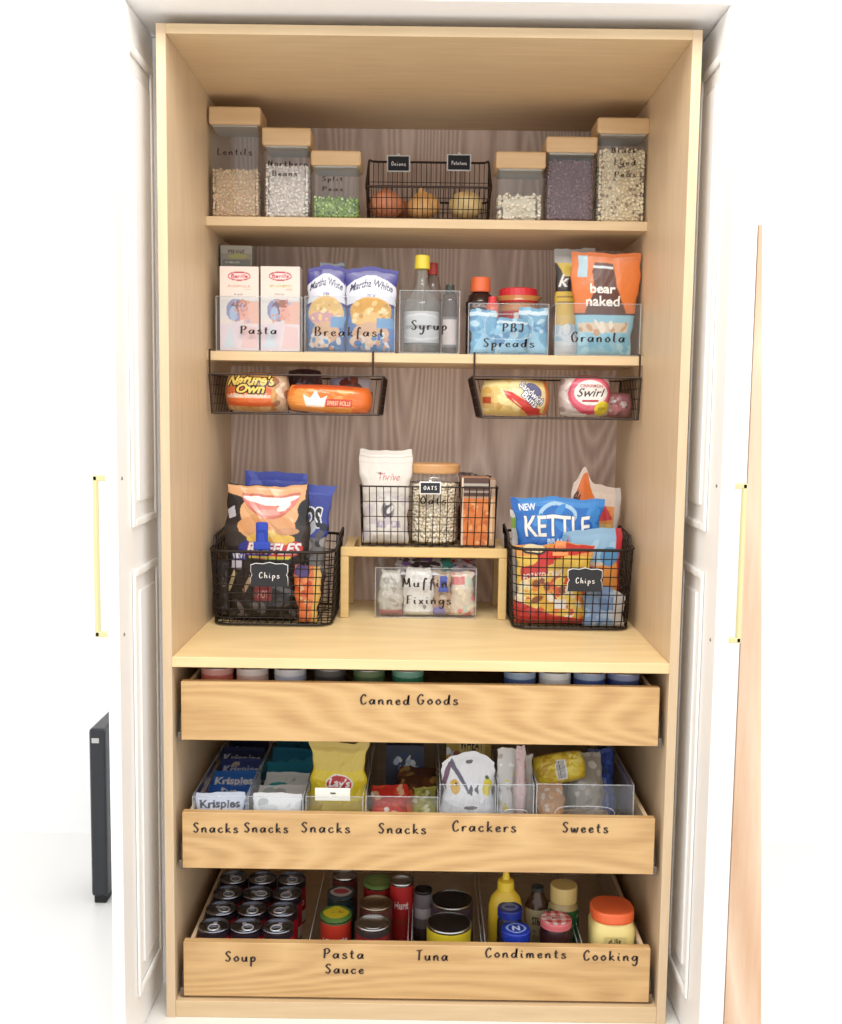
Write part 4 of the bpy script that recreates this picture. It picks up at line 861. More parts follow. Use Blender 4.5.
fix('tan bag with lilac bottom corner in the fixings bin', 433, 452, 572, FYY+.004, (196, 166, 136), [(220, 190, 160), (240, 220, 200), (170, 130, 100)], 53, lambda A: A.ell(.35, .1, .3, .12, (140, 130, 200)))
fix('pink and cream bag, rightmost in the fixings bin', 450, 475, 573, FYY, (230, 212, 190), [(240, 140, 130), (246, 232, 200), (206, 216, 190), (236, 190, 180)], 54, lambda A: (A.rect(0, .72, .6, .9, (222, 110, 104)), A.poly([(.4, 0), (.9, 0), (.8, .14)], (226, 110, 110))))
def clip(label, px0, px1, pt, pb, Y, col, group=None, rot=0):
    x, z, w, h = front(px0, pt, px1, pb, Y); t = thing('bag_clip', label, 'clip', (x, Y, z), group)
    m_ = mat('clip_%d_%d_%d' % col, col, .3)
    b = MB(); b.box(-w/2, w/2, -.004, .004, h*.25, h, bev=min(w, h)*.2, seg=3); b.obj('grip', m_, t, smooth=False)
    b = MB(); b.box(-w*.7, w*.7, -.005, .005, 0, h*.3, bev=.0025, seg=2); b.obj('jaw', m_, t)
    b = MB(); b.tube([(-w*.3, -.004, h*.35), (-w*.3, -.0065, h*.7), (w*.3, -.0065, h*.7), (w*.3, -.004, h*.35)], .0009, 5); b.obj('spring', m_, t)
    return t
clip('blue clip on the tan bag in the fixings bin', 440, 447, 576, 592, FYY-.001+.0015, (44, 70, 170))
for i, (p0, p1, pt, Y_, base, cols, lb) in enumerate(((396, 441, 561, FYY+.05, (206, 202, 206), [(60, 50, 60), (236, 236, 240), (120, 90, 160)], 'white and violet packet lying on top of the fixings bags'), (438, 457, 561, FYY+.06, (60, 150, 140), [(110, 190, 180), (200, 220, 226), (50, 120, 130)], 'teal packet on top of the fixings bags'), (452, 476, 562, FYY+.055, (190, 170, 180), [(190, 50, 60), (226, 226, 232), (90, 100, 150)], 'red and grey packet at the right on top of the fixings bags'))):
    x, z, w, h = front(p0, pt, p1, 575, Y_); A = Art(w, .075, base, cell=.0014); A.speck(0, 0, 1, 1, cols, 16, .14, i+3)
    pouch('packet', lb, 'packet', (x, Y_-.03, z+.004), A, .014, wr=.2, seed=60+i, rot=(math.radians(-66), 0, 0))

# ---- chip baskets
def chips_basket(lab, a, b_, pyr, sgn):
    Y0 = .285; xa_ = P(a, 600, Y0)[0]; xb_ = P(b_, 600, Y0)[0]; zt = P((a+b_)/2, pyr, Y0)[1]
    wire_basket('wire_basket', lab, 'large black wire baskets of chips', xa_, xb_, Y0, Y0+.27, CZ+.001, zt, taper=.008, rad=.038, levels=9, pitch=.0190, rw=.0012, rr=.0036, rise=.012)
    t = C.objects; root = [o for o in t if o.get('label') == lab][0]; w2 = (xb_-xa_)/2; hz = zt-CZ-.001
    for s in (-1, 1):
        b = MB(); b.tube([(s*w2, -.06, hz), (s*(w2+.002), -.045, hz+.022), (s*(w2+.002), .085, hz+.03), (s*w2, .10, hz+.008)], .0032, 6)
        for i in range(8): yy = -.045+.13*i/7; b.tube([(s*w2, yy, hz+.002), (s*(w2+.002), yy, hz+.022+.008*i/7)], .001, 4)
        b.obj('handle', WIRE, root)
    return Y0, xa_, xb_
Y0, LA, LB = chips_basket('large black wire basket full of chip bags, left side of the counter', 208, 334, 552, 1)
_, RA, RB = chips_basket('large black wire basket full of chip bags, right side of the counter', 511, 635, 550, -1)
BZ = CZ+.0085
# smile bag
x, z, w, h = front(221, 486, 303, 622, Y0+.02, BZ); A = Art(w, h, (38, 32, 34), cell=.0013)
A.rect(0, .54, 1, .70, (56, 50, 50))
A.poly([(.0, .99), (.98, 1.0), (.95, .86), (.78, .78), (.82, .70), (.70, .60), (.30, .60), (.18, .66), (.30, .82), (.24, .90), (.0, .93)], (224, 170, 122))
A.ell(.53, .80, .36, .15, (228, 176, 128)); A.ell(.5, .70, .34, .09, (220, 160, 110)); sm = lambda U: np.clip(1-((U-.54)/.36)**2, 0, 1); on = lambda U: np.where(np.abs(U-.54) < .36, 0, 9)
A.band(lambda U: (.925-.175*sm(U)**.8+on(U), .945-.015*sm(U)), (200, 112, 92)); A.band(lambda U: (.918-.145*sm(U)**.8+on(U)+(sm(U) < .05)*9, .925-.015*sm(U)), (222, 130, 120)); A.band(lambda U: (.915-.065*sm(U)+on(U)+(sm(U) < .08)*9, .922-.01*sm(U)), (248, 244, 238))
A.ell(.70, .845, .09, .024, (244, 236, 226), .5); A.ell(.52, .80, .14, .022, (236, 160, 146)); A.ell(.04, .84, .10, .07, (24, 22, 26)); A.ell(.97, .82, .10, .07, (26, 24, 28)); A.poly([(.0, .80), (.1, .84), (.12, .76), (.04, .74)], (190, 190, 200))
A.ell(.58, .53, .36, .085, (206, 60, 60)); A.ell(.40, .53, .22, .07, (40, 50, 140)); A.ell(.56, .60, .28, .05, (232, 190, 90)); A.ell(.50, .645, .12, .03, (240, 206, 120)); A.ell(.74, .66, .14, .028, (206, 150, 110))
A.text('RUFFLES', .28, .49, .92, .575, (246, 240, 240), bold=.03, shear=.25, out=(190, 50, 56), ow=1); A.rect(.30, .455, .82, .475, (236, 200, 70)); A.rect(.5, .445, .8, .455, (150, 190, 70)); A.rect(.08, .445, .26, .49, (60, 70, 160)); A.text('NEW', .1, .45, .25, .485, (240, 240, 245)); A.rect(.06, .37, .2, .44, (206, 204, 222))
A.poly([(.0, .17), (.04, .2), (.14, .34), (.10, .36), (.02, .25)], (206, 190, 150)); A.poly([(.24, .18), (.34, .30), (.31, .33), (.22, .22)], (190, 160, 130)); A.rect(.38, .13, .60, .25, (150, 50, 56)); A.text('HOT', .42, .16, .56, .22, (226, 170, 170)); A.poly([(.6, .24), (.95, .16), (.98, .20), (.62, .27)], (110, 108, 112)); A.speck(0, 0, 1, .14, [(70, 64, 66), (30, 26, 28), (120, 118, 122)], 16, .08, 9)
pouch('chip_bag', 'black chip bag printed with a big smiling mouth, in the left basket', 'bag', (x, Y0+.070, BZ), A, .075, wr=.11, ragged=.0035, seed=71, seal=.02, taper=(.94, 1), mid=1.04, rot=(math.radians(-2), math.radians(1.0), 0))
x, z, w, h = front(240, 476, 302, 600, Y0+.10, BZ); A = Art(w, h, (46, 56, 138)); A.rect(0, .9, 1, 1, (62, 76, 170)); A.speck(0, .8, 1, 1, [(40, 50, 130), (86, 100, 190)], 14, .1, 1)
pouch('chip_bag', 'plain blue chip bag whose top shows above the smiling bag', 'bag', (x, Y0+.18, BZ), A, .035, wr=.12, seed=72, topshape=lambda U: .03*(1-U))
x, z, w, h = front(250, 485, 322, 600, Y0+.06, BZ); A = Art(w, h, (54, 66, 150), cell=.0013); A.rect(0, .93, 1, 1, (70, 84, 170)); A.text('DORITOS', .03, .68, .88, .83, (24, 22, 30), bold=.05, out=(236, 236, 240), ow=2); A.rect(.4, .3, 1, .60, (120, 116, 116)); A.speck(.4, .3, 1, .62, [(90, 86, 90), (170, 168, 166), (60, 60, 66)], 22, .08, 4); A.rect(0, 0, 1, .32, (60, 44, 44)); A.speck(.5, .62, .95, .70, [(40, 40, 60), (190, 190, 200)], 8, .06, 4)
pouch('chip_bag', 'blue chip bag ending in OS, right behind the smiling bag', 'bag', (x, Y0+.128, BZ), A, .045, wr=.13, ragged=.004, seed=73, rot=(0, math.radians(4), 0), taper=(.82, 1))
x, z, w, h = front(293, 566, 321, 616, Y0+.016, BZ); A = Art(w, h, (232, 120, 60)); A.speck(0, 0, 1, 1, [(244, 150, 90), (214, 84, 44), (240, 190, 140)], 24, .12, 6); A.rect(.74, 0, 1, 1, (236, 190, 100)); A.ell(.3, .9, .3, .12, (90, 70, 130))
pouch('snack_pack', 'small orange chip pack in the front right corner of the left basket', 'pack', (x, Y0+.026, BZ), A, .018, wr=.1, seed=74, taper=(.7, 1))
x, z, w, h = front(214, 560, 236, 618, Y0+.07, BZ); A = Art(w, h, (44, 34, 34)); A.speck(0, 0, 1, 1, [(70, 54, 50), (30, 24, 26), (110, 90, 80)], 20, .1, 7)
pouch('snack_pack', 'dark small pack at the left end of the left basket', 'pack', (x, Y0+.09, BZ), A, .03, wr=.12, seed=75)
clip('blue clip on the front of the smiling chip bag', 256, 268, 522, 550, Y0+.012, (36, 66, 176))
chalk_tag('black plaque reading Chips on the left wire basket', 250.5, 563, 288, 586.5, Y0-.006, 'Chips', fancy=True, xh=.0062)
# right basket bags
x, z, w, h = front(516, 499, 604, 622, Y0+.085, BZ); A = Art(w, h, (34, 112, 196), cell=.0013)
A.rect(0, .93, 1, 1, (64, 140, 214)); A.rect(0, .52, 1, .66, (22, 92, 178)); A.ell(.5, .86, .22, .10, (170, 206, 236)); A.ell(.5, .84, .19, .09, (34, 112, 196)); A.speck(0, .6, 1, 1, [(60, 140, 216), (28, 100, 186)], 14, .08, 3)
A.text('KETTLE', .10, .685, .88, .855, (246, 244, 236), bold=.018, out=(20, 70, 150), ow=1); A.text('NEW', .08, .90, .26, .955, (236, 240, 246), bold=.03); A.text('BRAND', .36, .625, .66, .665, (214, 230, 244), bold=.02); A.rect(.3, .5, .9, .58, (60, 80, 130)); A.speck(.2, .42, .9, .58, [(240, 236, 226), (230, 190, 130), (200, 210, 230)], 18, .07, 5)
pouch('chip_bag', 'bright blue chip bag lettered KETTLE at the top of the right basket', 'bag', (x, Y0+.120, BZ), A, .055, wr=.11, ragged=.004, seed=81, taper=(.72, 1), seal=.03, rot=(0, math.radians(-1), 0))
x, z, w, h = front(574, 486, 619, 610, Y0+.10, BZ); A = Art(w, h, (226, 150, 84), cell=.0014); A.rect(0, .84, 1, 1, (226, 206, 190)); A.poly([(0, .86), (.3, 1.0), (.55, .84), (.8, .80), (.5, .70), (.1, .74)], (226, 116, 50)); A.poly([(.1, .80), (.7, .84), (.85, .74), (.4, .70)], (196, 50, 60)); A.rect(.0, .46, .85, .70, (222, 190, 110)); A.speck(.0, .42, .8, .7, [(230, 160, 60), (236, 226, 190), (190, 110, 50), (160, 190, 90)], 20, .1, 3); A.rect(.88, .3, 1, 1, (206, 196, 190)); A.text('&', .02, .80, .2, .90, (60, 44, 40), bold=.03); A.rect(.85, .2, .97, .6, (190, 40, 60))
pouch('chip_bag', 'orange and white bag standing at the back right of the right basket', 'bag', (x, Y0+.185, BZ), A, .040, wr=.14, seed=82, rot=(0, math.radians(2), 0), topshape=lambda U: .13*np.exp(-((U-.22)/.12)**2)-.02*U)
x, z, w, h = front(566, 534, 622, 620, Y0+.035, BZ); A = Art(w, h, (150, 190, 222), cell=.0014); A.speck(0, .3, 1, 1, [(170, 206, 232), (120, 166, 206)], 20, .12, 3); A.rect(0, .50, .8, .66, (222, 196, 170)); A.rect(.0, .54, .7, .62, (190, 60, 60)); A.rect(.9, 0, 1, 1, (196, 50, 60)); A.poly([(.45, 0), (.45, .6), (.95, .66), (.95, .1)], (232, 150, 70)); A.ell(.8, .72, .16, .1, (90, 150, 200)); A.poly([(0, .66), (.1, .95), (.16, .66)], (206, 60, 80))
pouch('chip_bag', 'light blue bag with a red edge behind the Chips plaque', 'bag', (x, Y0+.078, BZ), A, .026, wr=.09, seed=83, topshape=lambda U: .06*U)
x, z, w, h = front(518, 546, 592, 628, Y0+.010, BZ); A = Art(w, h, (238, 200, 84), cell=.0013); A.rect(0, .86, 1, 1, (232, 160, 80)); A.poly([(.1, .66), (.5, .76), (.5, .94), (.3, .98), (.28, .80)], (206, 50, 44)); A.poly([(.05, .55), (.42, .64), (.42, .78), (.05, .72)], (214, 60, 50)); A.poly([(.5, .8), (.98, .92), (1, 1), (.5, .98)], (208, 56, 46))
A.ell(.25, .94, .16, .07, (40, 40, 40)); A.ell(.25, .955, .14, .055, (240, 224, 180)); A.speck(.05, .1, .95, .56, [(246, 214, 110), (240, 150, 70), (248, 236, 200), (226, 96, 56), (236, 180, 60)], 60, .07, 6); A.speck(.2, .3, .8, .56, [(150, 90, 60), (250, 240, 220)], 10, .06, 8); A.poly([(0, 0), (1, 0), (1, .06), (.5, .12), (0, .3)], (200, 50, 46)); A.text('POTATO CHIPS', .08, .58, .62, .66, (250, 236, 226), rot=.12); A.rect(.5, .2, .66, .32, (244, 240, 236))
pouch('chip_bag', 'yellow and red chip bag at the front of the right basket', 'bag', (x, Y0+.046, BZ), A, .034, wr=.16, ragged=.004, seed=84)
x, z, w, h = front(585, 588, 624, 628, Y0+.012, BZ); A = Art(w, h, (120, 150, 190)); A.speck(0, 0, 1, 1, [(150, 176, 206), (96, 126, 170), (180, 190, 206)], 26, .12, 2); A.rect(.72, 0, 1, 1, (190, 186, 184))
pouch('snack_pack', 'small grey blue pack in the front right corner of the right basket', 'pack', (x, Y0+.022, BZ), A, .016, wr=.14, seed=85, topshape=lambda U: .25*(1-(2*U-1)**2)-.2)
x, z, w, h = front(512, 512, 522, 600, Y0+.09, BZ); A = Art(w+.012, h, (226, 220, 214)); A.rect(0, .82, .6, .95, (150, 190, 60)); A.rect(0, .93, 1, 1, (240, 238, 232)); A.speck(0, .2, 1, .8, [(206, 196, 190), (240, 230, 222)], 10, .15, 2)
pouch('snack_pack', 'white pack with a green corner behind the KETTLE bag', 'pack', (x+.012, Y0+.165, BZ), A, .02, wr=.1, seed=86)
clip('orange clip at the front of the right wire basket', 555, 566, 541, 556, Y0+.004, (232, 140, 84))
chalk_tag('black plaque reading Chips on the right wire basket', 568, 568.5, 602, 591.5, Y0-.006, 'Chips', fancy=True, xh=.0060)
# ================================================================== TOP DRAWER: canned goods
def simple_label(r, h, base, bands=(), txt=None, tc=(250, 250, 250)):
    A = Art(2*PI*r, h, base, cell=.0022)
    for lo, hi, c in bands: A.rect(0, lo, 1, hi, c)
    if txt: A.text(txt, .36, .35, .64, .65, tc, bold=.02)
    return A
for px, base, top, lb in ((217, (214, 110, 96), (232, 170, 160), 'salmon pink labelled can, first from the left in the top drawer'), (252, (226, 190, 180), (240, 226, 222), 'white and pink labelled can, second from the left in the top drawer'),
        (290, (190, 196, 220), (232, 232, 236), 'white and blue labelled can, third from the left in the top drawer'), (330, (60, 50, 46), (90, 84, 80), 'dark can, fourth from the left in the top drawer'),
        (369, (70, 96, 60), (110, 130, 90), 'dark green labelled can left of the middle of the top drawer'), (408, (40, 120, 90), (130, 180, 160), 'teal green labelled can just right of the dark green one'),
        (520, (70, 96, 150), (170, 190, 220), 'blue labelled can, first of the four at the right of the top drawer'), (555, (222, 222, 226), (250, 250, 250), 'white labelled can in the right part of the top drawer'),
        (590, (60, 84, 150), (170, 186, 220), 'blue labelled can between the white can and the last can'), (624, (56, 74, 130), (150, 160, 200), 'navy labelled can at the right end of the top drawer')):
    x, _ = P(px, 676, .075); r = .0325
    can(lb, x, .082, D1+.001, r, .118, simple_label(r, .106, base, ((.88, 1, top),)), group=None)

# ================================================================== MIDDLE DRAWER: snacks
def bin2(label, p0, p1, pyt, **k):
    return clear_bin(label, p0, p1, pyt, .036, D2+.001, .46, (), **k)
B2 = D2+.0035
bin2('clear drawer bin of blue snack packets, leftmost in the middle drawer', 192.5, 246, 797)
bin2('clear drawer bin of teal and white snack packets, second from the left', 248, 303, 797)
bin2('clear drawer bin holding the yellow chip bag, middle drawer', 306, 363, 797)
bin2('clear drawer bin of red snack packs, fourth from the left', 366, 438, 797)
bin2('clear drawer bin lettered below as Crackers, with the white bag', 440, 496, 785)
bin2('narrow clear drawer bin of thin bags right of the white bag', 498, 534, 785, scoop=(.05, .035))
bin2('wide clear drawer bin of sweets at the right of the middle drawer', 537, 634, 785, scoop=(.12, .05))
def row(p0, p1, n, cols, group, lbl, sd, txt=None, dy=.052):
    xa, _ = P(p0, 800, .036); xb, _ = P(p1, 800, .036); w = xb-xa-.011
    for i in range(n):
        base, c2, tc = cols[min(i, len(cols)-1)]; A = Art(w, .115+.009*i, base, cell=.0016); R = random.Random(sd+i)
        A.rect(0, .62, 1, .66, c2); A.speck(0, 0, 1, .9, [c2, base, tuple(int(v*.8) for v in base)], 14, .12, sd+i); A.ell(.3+R.random()*.3, .75, .2, .06, c2); A.rect(.1, .30, .9, .5, c2)
        if txt: A.text(txt, .08, .70, .92, .88, tc, bold=.03, out=base)
        nm = ('frontmost', 'second', 'third', 'fourth', 'fifth', 'sixth', 'seventh')[i]
        pouch('snack_packet', '%s, %s from the front of its row' % (lbl, nm) if i else '%s, frontmost of its row' % lbl, 'packet', ((xa+xb)/2+R.uniform(-.002, .002), .050+i*dy-(.012 if i == 0 else .02), B2+(.003 if i == 0 else .007)), A, .020, wr=.12, ragged=.0014, seed=sd+i, rot=(math.radians(-12 if i == 0 else -46+R.uniform(-4, 4)), 0, R.uniform(-.04, .04)), group=group, seal=.06)
row(192.5, 246, 6, [((206, 214, 232), (236, 238, 244), (40, 40, 60)), ((36, 96, 190), (210, 222, 240), (20, 60, 150)), ((40, 110, 200), (226, 226, 232), (240, 240, 246)), ((50, 66, 130), (200, 190, 180), (190, 200, 230)), ((40, 50, 90), (80, 90, 120), (200, 206, 220)), ((36, 40, 80), (70, 80, 110), (200, 206, 220))], 'blue snack packets in the leftmost bin', 'blue foil snack packet in the leftmost bin', 101, 'Krispies')
row(248, 303, 6, [((232, 234, 236), (212, 216, 220), (140, 140, 150)), ((236, 238, 240), (190, 204, 206), (90, 120, 110)), ((226, 232, 234), (50, 170, 176), (90, 140, 130)), ((40, 140, 170), (216, 228, 232), (226, 240, 244)), ((34, 120, 156), (60, 150, 180), (226, 240, 244)), ((30, 104, 140), (60, 150, 180), (210, 226, 230))], 'teal and white snack packets in the second bin', 'teal and white snack packet in the second bin', 121)
x, z, w, h = front(309, 746, 366, 812, .085, B2); A = Art(w, h, (222, 196, 84), cell=.0013)
A.rect(0, .9, 1, 1, (206, 178, 80)); A.rect(0, .40, 1, .72, (232, 206, 40)); A.rect(0, 0, 1, .34, (206, 180, 90)); A.ell(.52, .59, .24, .10, (250, 246, 236)); A.ell(.52, .59, .22, .085, (200, 40, 46)); A.text("Lay's", .33, .535, .71, .65, (250, 250, 250), bold=.03, shear=.2)
pouch('chip_bag', "yellow chip bag lettered Lay's standing in the middle drawer", 'bag', (x, .105, B2), A, .040, wr=.20, ragged=.004, seed=141, rot=(math.radians(-4), 0, 0))
x, z, w, h = front(315, 788, 350, 801, .045); b = MB(); b.box(-w/2, w/2, 0, .001, 0, h); t = b.obj('price_card', mat('white_card', (236, 232, 222), .6), None, loc=(x, .046, z)); tag(t, "white card standing in front of the Lay's bag", 'card')
lettering([('ton', -.004, .006, h*.55, .002)], 0, 0, 0, 0, -.0010, VINYL, t)
# fourth bin
def lay(label, p0, p1, pt, pb, Y, base, cols, sd, lean, dep=.02, name='snack_packet', cat='packet', z=None, txt=None, rz=0, hh=None, group=None):
    x, z_, w, h = front(p0, pt, p1, pb, Y); h = hh or (h if z is None else z_+h-z); A = Art(w, h, base, cell=.0015); A.speck(0, 0, 1, 1, cols, 26, .11, sd)
    if txt: txt(A)
    return pouch(name, label, cat, (x, Y, (z+(.010 if lean < -15 else .002)) if z is not None else z_), A, dep, wr=.14, seed=sd, rot=(math.radians(lean), 0, rz), group=group)
lay('red and orange packet lying at the front left of the fourth bin', 371, 407, 783, 812, .075, (214, 50, 40), [(226, 80, 50), (240, 190, 150), (190, 40, 40), (246, 236, 226)], 151, -52, z=B2+.03, hh=.10)
lay('orange packet crossing the red one in the fourth bin', 396, 424, 787, 812, .085, (232, 110, 50), [(240, 150, 70), (200, 60, 40), (196, 190, 90)], 152, -56, z=B2+.026, hh=.09, rz=.3)
lay('green and yellow packet at the front right of the fourth bin', 413, 437, 786, 812, .078, (170, 166, 80), [(200, 196, 110), (120, 130, 60), (230, 226, 190)], 153, -50, z=B2+.028, hh=.095)
lay('brown foil packet lying behind the red packets', 398, 436, 772, 800, .19, (96, 58, 40), [(130, 80, 50), (190, 150, 80), (70, 40, 30)], 154, -60, z=B2+.05, hh=.085)
x, z, w, h = front(386, 746, 424, 790, .27, B2); A = Art(w, h, (70, 76, 100), cell=.0015); A.speck(.2, .45, .85, .85, [(190, 206, 230), (130, 160, 200), (230, 236, 240), (60, 80, 120)], 26, .08, 5)
carton('snack_box', 'dark grey box with a blue white picture at the back of the fourth bin', 'box', (x, .30, B2), A, .05, side=(60, 62, 80))
# crackers
x, z, w, h = front(441, 757, 496, 812, .06, B2); A = Art(w, h, (238, 238, 242), cell=.0012)
A.poly([(.0, .72), (.12, .95), (.2, .9), (.04, .62)], (120, 80, 100)); A.poly([(.12, .93), (.5, .58), (.54, .6), (.18, .98)], (96, 90, 110)); A.ell(.24, .66, .10, .08, (226, 176, 60)); A.ell(.88, .66, .09, .10, (232, 214, 60)); A.ell(.25, .22, .09, .12, (222, 170, 60)); A.ell(.27, .69, .03, .02, (70, 90, 50)); A.ell(.25, .32, .04, .02, (120, 60, 50)); A.ell(.86, .76, .04, .02, (70, 90, 50))
A.poly([(.50, .60), (.58, .56), (.60, .64), (.55, .68)], (60, 60, 66)); A.poly([(.62, .62), (.72, .58), (.70, .68)], (60, 60, 66)); A.ell(.55, .44, .13, .02, (120, 120, 126)); A.ell(.52, .90, .07, .02, (100, 100, 106)); A.ell(.82, .2, .13, .08, (150, 152, 160), .4); A.ell(.83, .2, .10, .055, (226, 226, 232), .4)
pouch('cracker_bag', 'white cracker bag with yellow fruit prints at the front of its bin', 'bag', (x, .085, B2), A, .045, wr=.14, ragged=.003, seed=161, taper=(1, .94), topshape=lambda U: -.13*np.abs(2*U-1)**2.6, rot=(math.radians(-3), 0, 0))
x, z, w, h = front(447, 722, 490, 812, .19, B2); A = Art(w, h, (172, 148, 70), cell=.0014); A.rect(.28, .45, .86, .93, (206, 186, 120)); A.text('WHEAT', .30, .72, .82, .84, (40, 30, 28), bold=.02); A.text('THINS', .36, .58, .76, .69, (40, 30, 28), bold=.02); A.speck(.0, .5, .28, .75, [(190, 200, 220), (150, 90, 80), (206, 160, 60), (220, 226, 236)], 16, .10, 3)
carton('cracker_box', 'yellow brown box lettered WHEAT behind the white cracker bag', 'box', (x, .22, B2), A, .05, side=(150, 126, 60))
# thin bags bin
lay('white and yellow bag leaning in the narrow bin', 499, 517, 752, 812, .08, (214, 210, 206), [(226, 206, 70), (236, 236, 232), (170, 160, 156)], 171, -6, z=B2, name='snack_bag', cat='bag')
lay('pale pinkish bag standing edge-on in the narrow bin', 516, 525, 748, 812, .07, (196, 168, 166), [(210, 186, 182), (170, 140, 140)], 172, -3, z=B2, name='snack_bag', cat='bag', dep=.03)
lay('grey bag with a pink base at the right of the narrow bin', 523, 533, 757, 812, .09, (166, 156, 146), [(190, 180, 172), (206, 90, 100), (140, 130, 120)], 173, -4, z=B2, name='snack_bag', cat='bag', dep=.03)
# sweets
x, z, w, h = front(537, 756, 590, 785, .12); A = Art(w, h*1.05, (232, 204, 60), cell=.0012); A.speck(0, 0, 1, 1, [(240, 218, 90), (214, 180, 44), (246, 226, 120)], 24, .1, 3); A.rect(.42, .08, .62, .72, (236, 234, 230))
for i in range(7): A.rect(.44+i*.024, .12, .452+i*.024, .68, (90, 90, 96))
A.speck(.08, .3, .36, .8, [(206, 170, 40)], 8, .08, 4)
blob('candy_bag', 'yellow candy bag with a barcode label lying atop the sweets', 'bag', (x, .14, z-.004), A, .05, pw=4, wr=.12, seed=181, rot=(math.radians(-25), math.radians(-10), 0))
lay('clear grey plastic bag of sweets in the middle of the sweets bin', 572, 604, 760, 812, .15, (176, 168, 156), [(206, 200, 190), (150, 140, 126), (226, 222, 216)], 182, -20, z=B2, name='candy_bag', cat='bag', dep=.04)
lay('royal blue bag of sweets at the right of the sweets bin', 592, 616, 757, 812, .17, (44, 74, 160), [(60, 96, 190), (30, 50, 120), (40, 60, 110)], 183, -22, z=B2, name='candy_bag', cat='bag', dep=.04)
lay('dark blue bag behind the royal blue sweets bag', 597, 612, 746, 812, .27, (40, 50, 76), [(54, 66, 100), (30, 36, 56), (150, 160, 176)], 184, -10, z=B2, name='candy_bag', cat='bag', dep=.04)
lay('orange brown bag at the left of the sweets bin', 539, 566, 788, 812, .07, (196, 140, 86), [(214, 160, 100), (170, 110, 70), (220, 206, 190)], 185, -30, z=B2, name='candy_bag', cat='bag', dep=.03)
x, z, w, h = front(566, 802, 601, 808, .055); solid_ = MB(); solid_.box(-w/2, w/2, 0, .05, -.002, .004, bev=.001); o = solid_.obj('candy_bar', mat('cream_wrapper', (236, 222, 196), .5), None, loc=(x, .055, B2+.045)); o.rotation_euler = (0, math.radians(-3), 0); tag(o, 'flat cream wrapped bar lying at the front of the sweets bin', 'sweet')
lay('pale beige bag under the cream bar in the sweets bin', 566, 612, 805, 812, .085, (206, 190, 170), [(222, 210, 196), (190, 170, 146)], 186, -55, z=B2, name='candy_bag', cat='bag', dep=.03, hh=.08)

# ================================================================== BOTTOM DRAWER
B3 = D3+.001; SR = .0325; SH = .102
# soup cans: twelve in three files of four
A = simple_label(SR, SH-.012, (196, 30, 44), ((0, .30, (236, 226, 222)), (.86, 1, (44, 34, 44))), 'Soup', (240, 232, 228))
x0, _ = ON(213, 928, B3+SH); x1, _ = ON(277, 929, B3+SH); proto = None
rows_ = ('front', 'second', 'third', 'back'); cols_ = ('left', 'middle', 'right')
for k in range(4):
    for i in range(3):
        x = x0+(x1-x0)*i/2; y = .070+k*.0735; lb = 'red soup can with dark pull-tab lid, %s file, %s row' % (cols_[i], rows_[k])
        if proto is None: proto = can(lb, x, y, B3, SR, SH, A, lid=DSTEEL, group='soup cans in the bottom drawer')
        else: c = dup(proto, (x, y, B3), lb); 
        (proto if (k == 0 and i == 0) else c).rotation_euler = (0, 0, [0, .5, -.3, .9, .2, -.7, .4, 1.1, -.2, .6, -.5, .3][k*3+i])
def bin3(label, p0, p1, h):
    xa, _ = P(p0, 925, .036); xb, _ = P(p1, 925, .036)
    return clear_bin(label, 0, 0, 0, .036, B3, .46, x01=(xa, xb), h=h)
bin3('clear bin around the sauce cans in the bottom drawer', 309, 408, .083)
bin3('clear bin around the wide tuna cans in the bottom drawer', 412, 482, .083)
bin3('clear bin of condiment bottles in the bottom drawer', 486, 579, .083)
bin3('clear bin around the cooking jar at the right of the bottom drawer', 583.5, 640, .083)
b3 = B3+.0025
def c3(label, px, py, wpx, h, base, bands, lid=STEEL, top=None, txt=None, tc=(250, 250, 250), tab=False, cat='can', nm='food_can', group=None):
    x, y = ON(px, py, b3+h); dist = (y-CAM[1]); r = wpx/2/FPX*dist*1.02
    return can(label, x, y, b3, r, h, simple_label(r, h-.012, base, bands, txt, tc), lid=lid, tab=tab, top=top, cat=cat, name=nm, group=group)
def disc(base, f=None, s=.066):
    A = Art(s, s, base, cell=.0012)
    if f: f(A)
    return A
c3('red sauce can with a bright yellow lid edged green', 336, 914, 32, .105, (206, 60, 40), ((.96, 1, (60, 110, 60)),), top=disc((90, 130, 60), lambda A: (A.ell(.5, .5, .42, .42, (230, 210, 50)), A.speck(.4, .45, .75, .65, [(170, 160, 40), (200, 130, 40)], 6, .05, 2))), txt="HUNT'S")
c3('sauce can with a pink and white printed lid and teal side', 341, 893, 28, .105, (60, 110, 116), ((.8, 1, (40, 60, 60)),), top=disc((60, 70, 72), lambda A: (A.ell(.5, .5, .4, .4, (200, 196, 196)), A.ell(.5, .55, .3, .2, (190, 70, 90)))))
c3('silver-topped can with white lettering, front of the sauce bin', 373, 922, 35, .102, (150, 40, 48), ((0, .6, (170, 40, 50)), (.86, 1, (60, 50, 50))), txt='RAGU', lid=STEEL)
c3('silver-topped can behind the lettered one in the sauce bin', 376, 902, 34, .110, (110, 60, 50), (), lid=mat('bronze_tin', (170, 150, 130), .3, 1))
c3('red can with a green lid at the back of the sauce bin', 378, 882, 30, .112, (190, 44, 36), ((.8, 1, (170, 40, 36)),), top=disc((120, 150, 80), lambda A: A.ell(.5, .5, .36, .36, (150, 176, 100))))
c3('dim red-labelled can at the far back left of the sauce bin', 345, 874, 26, .105, (120, 60, 50), ())
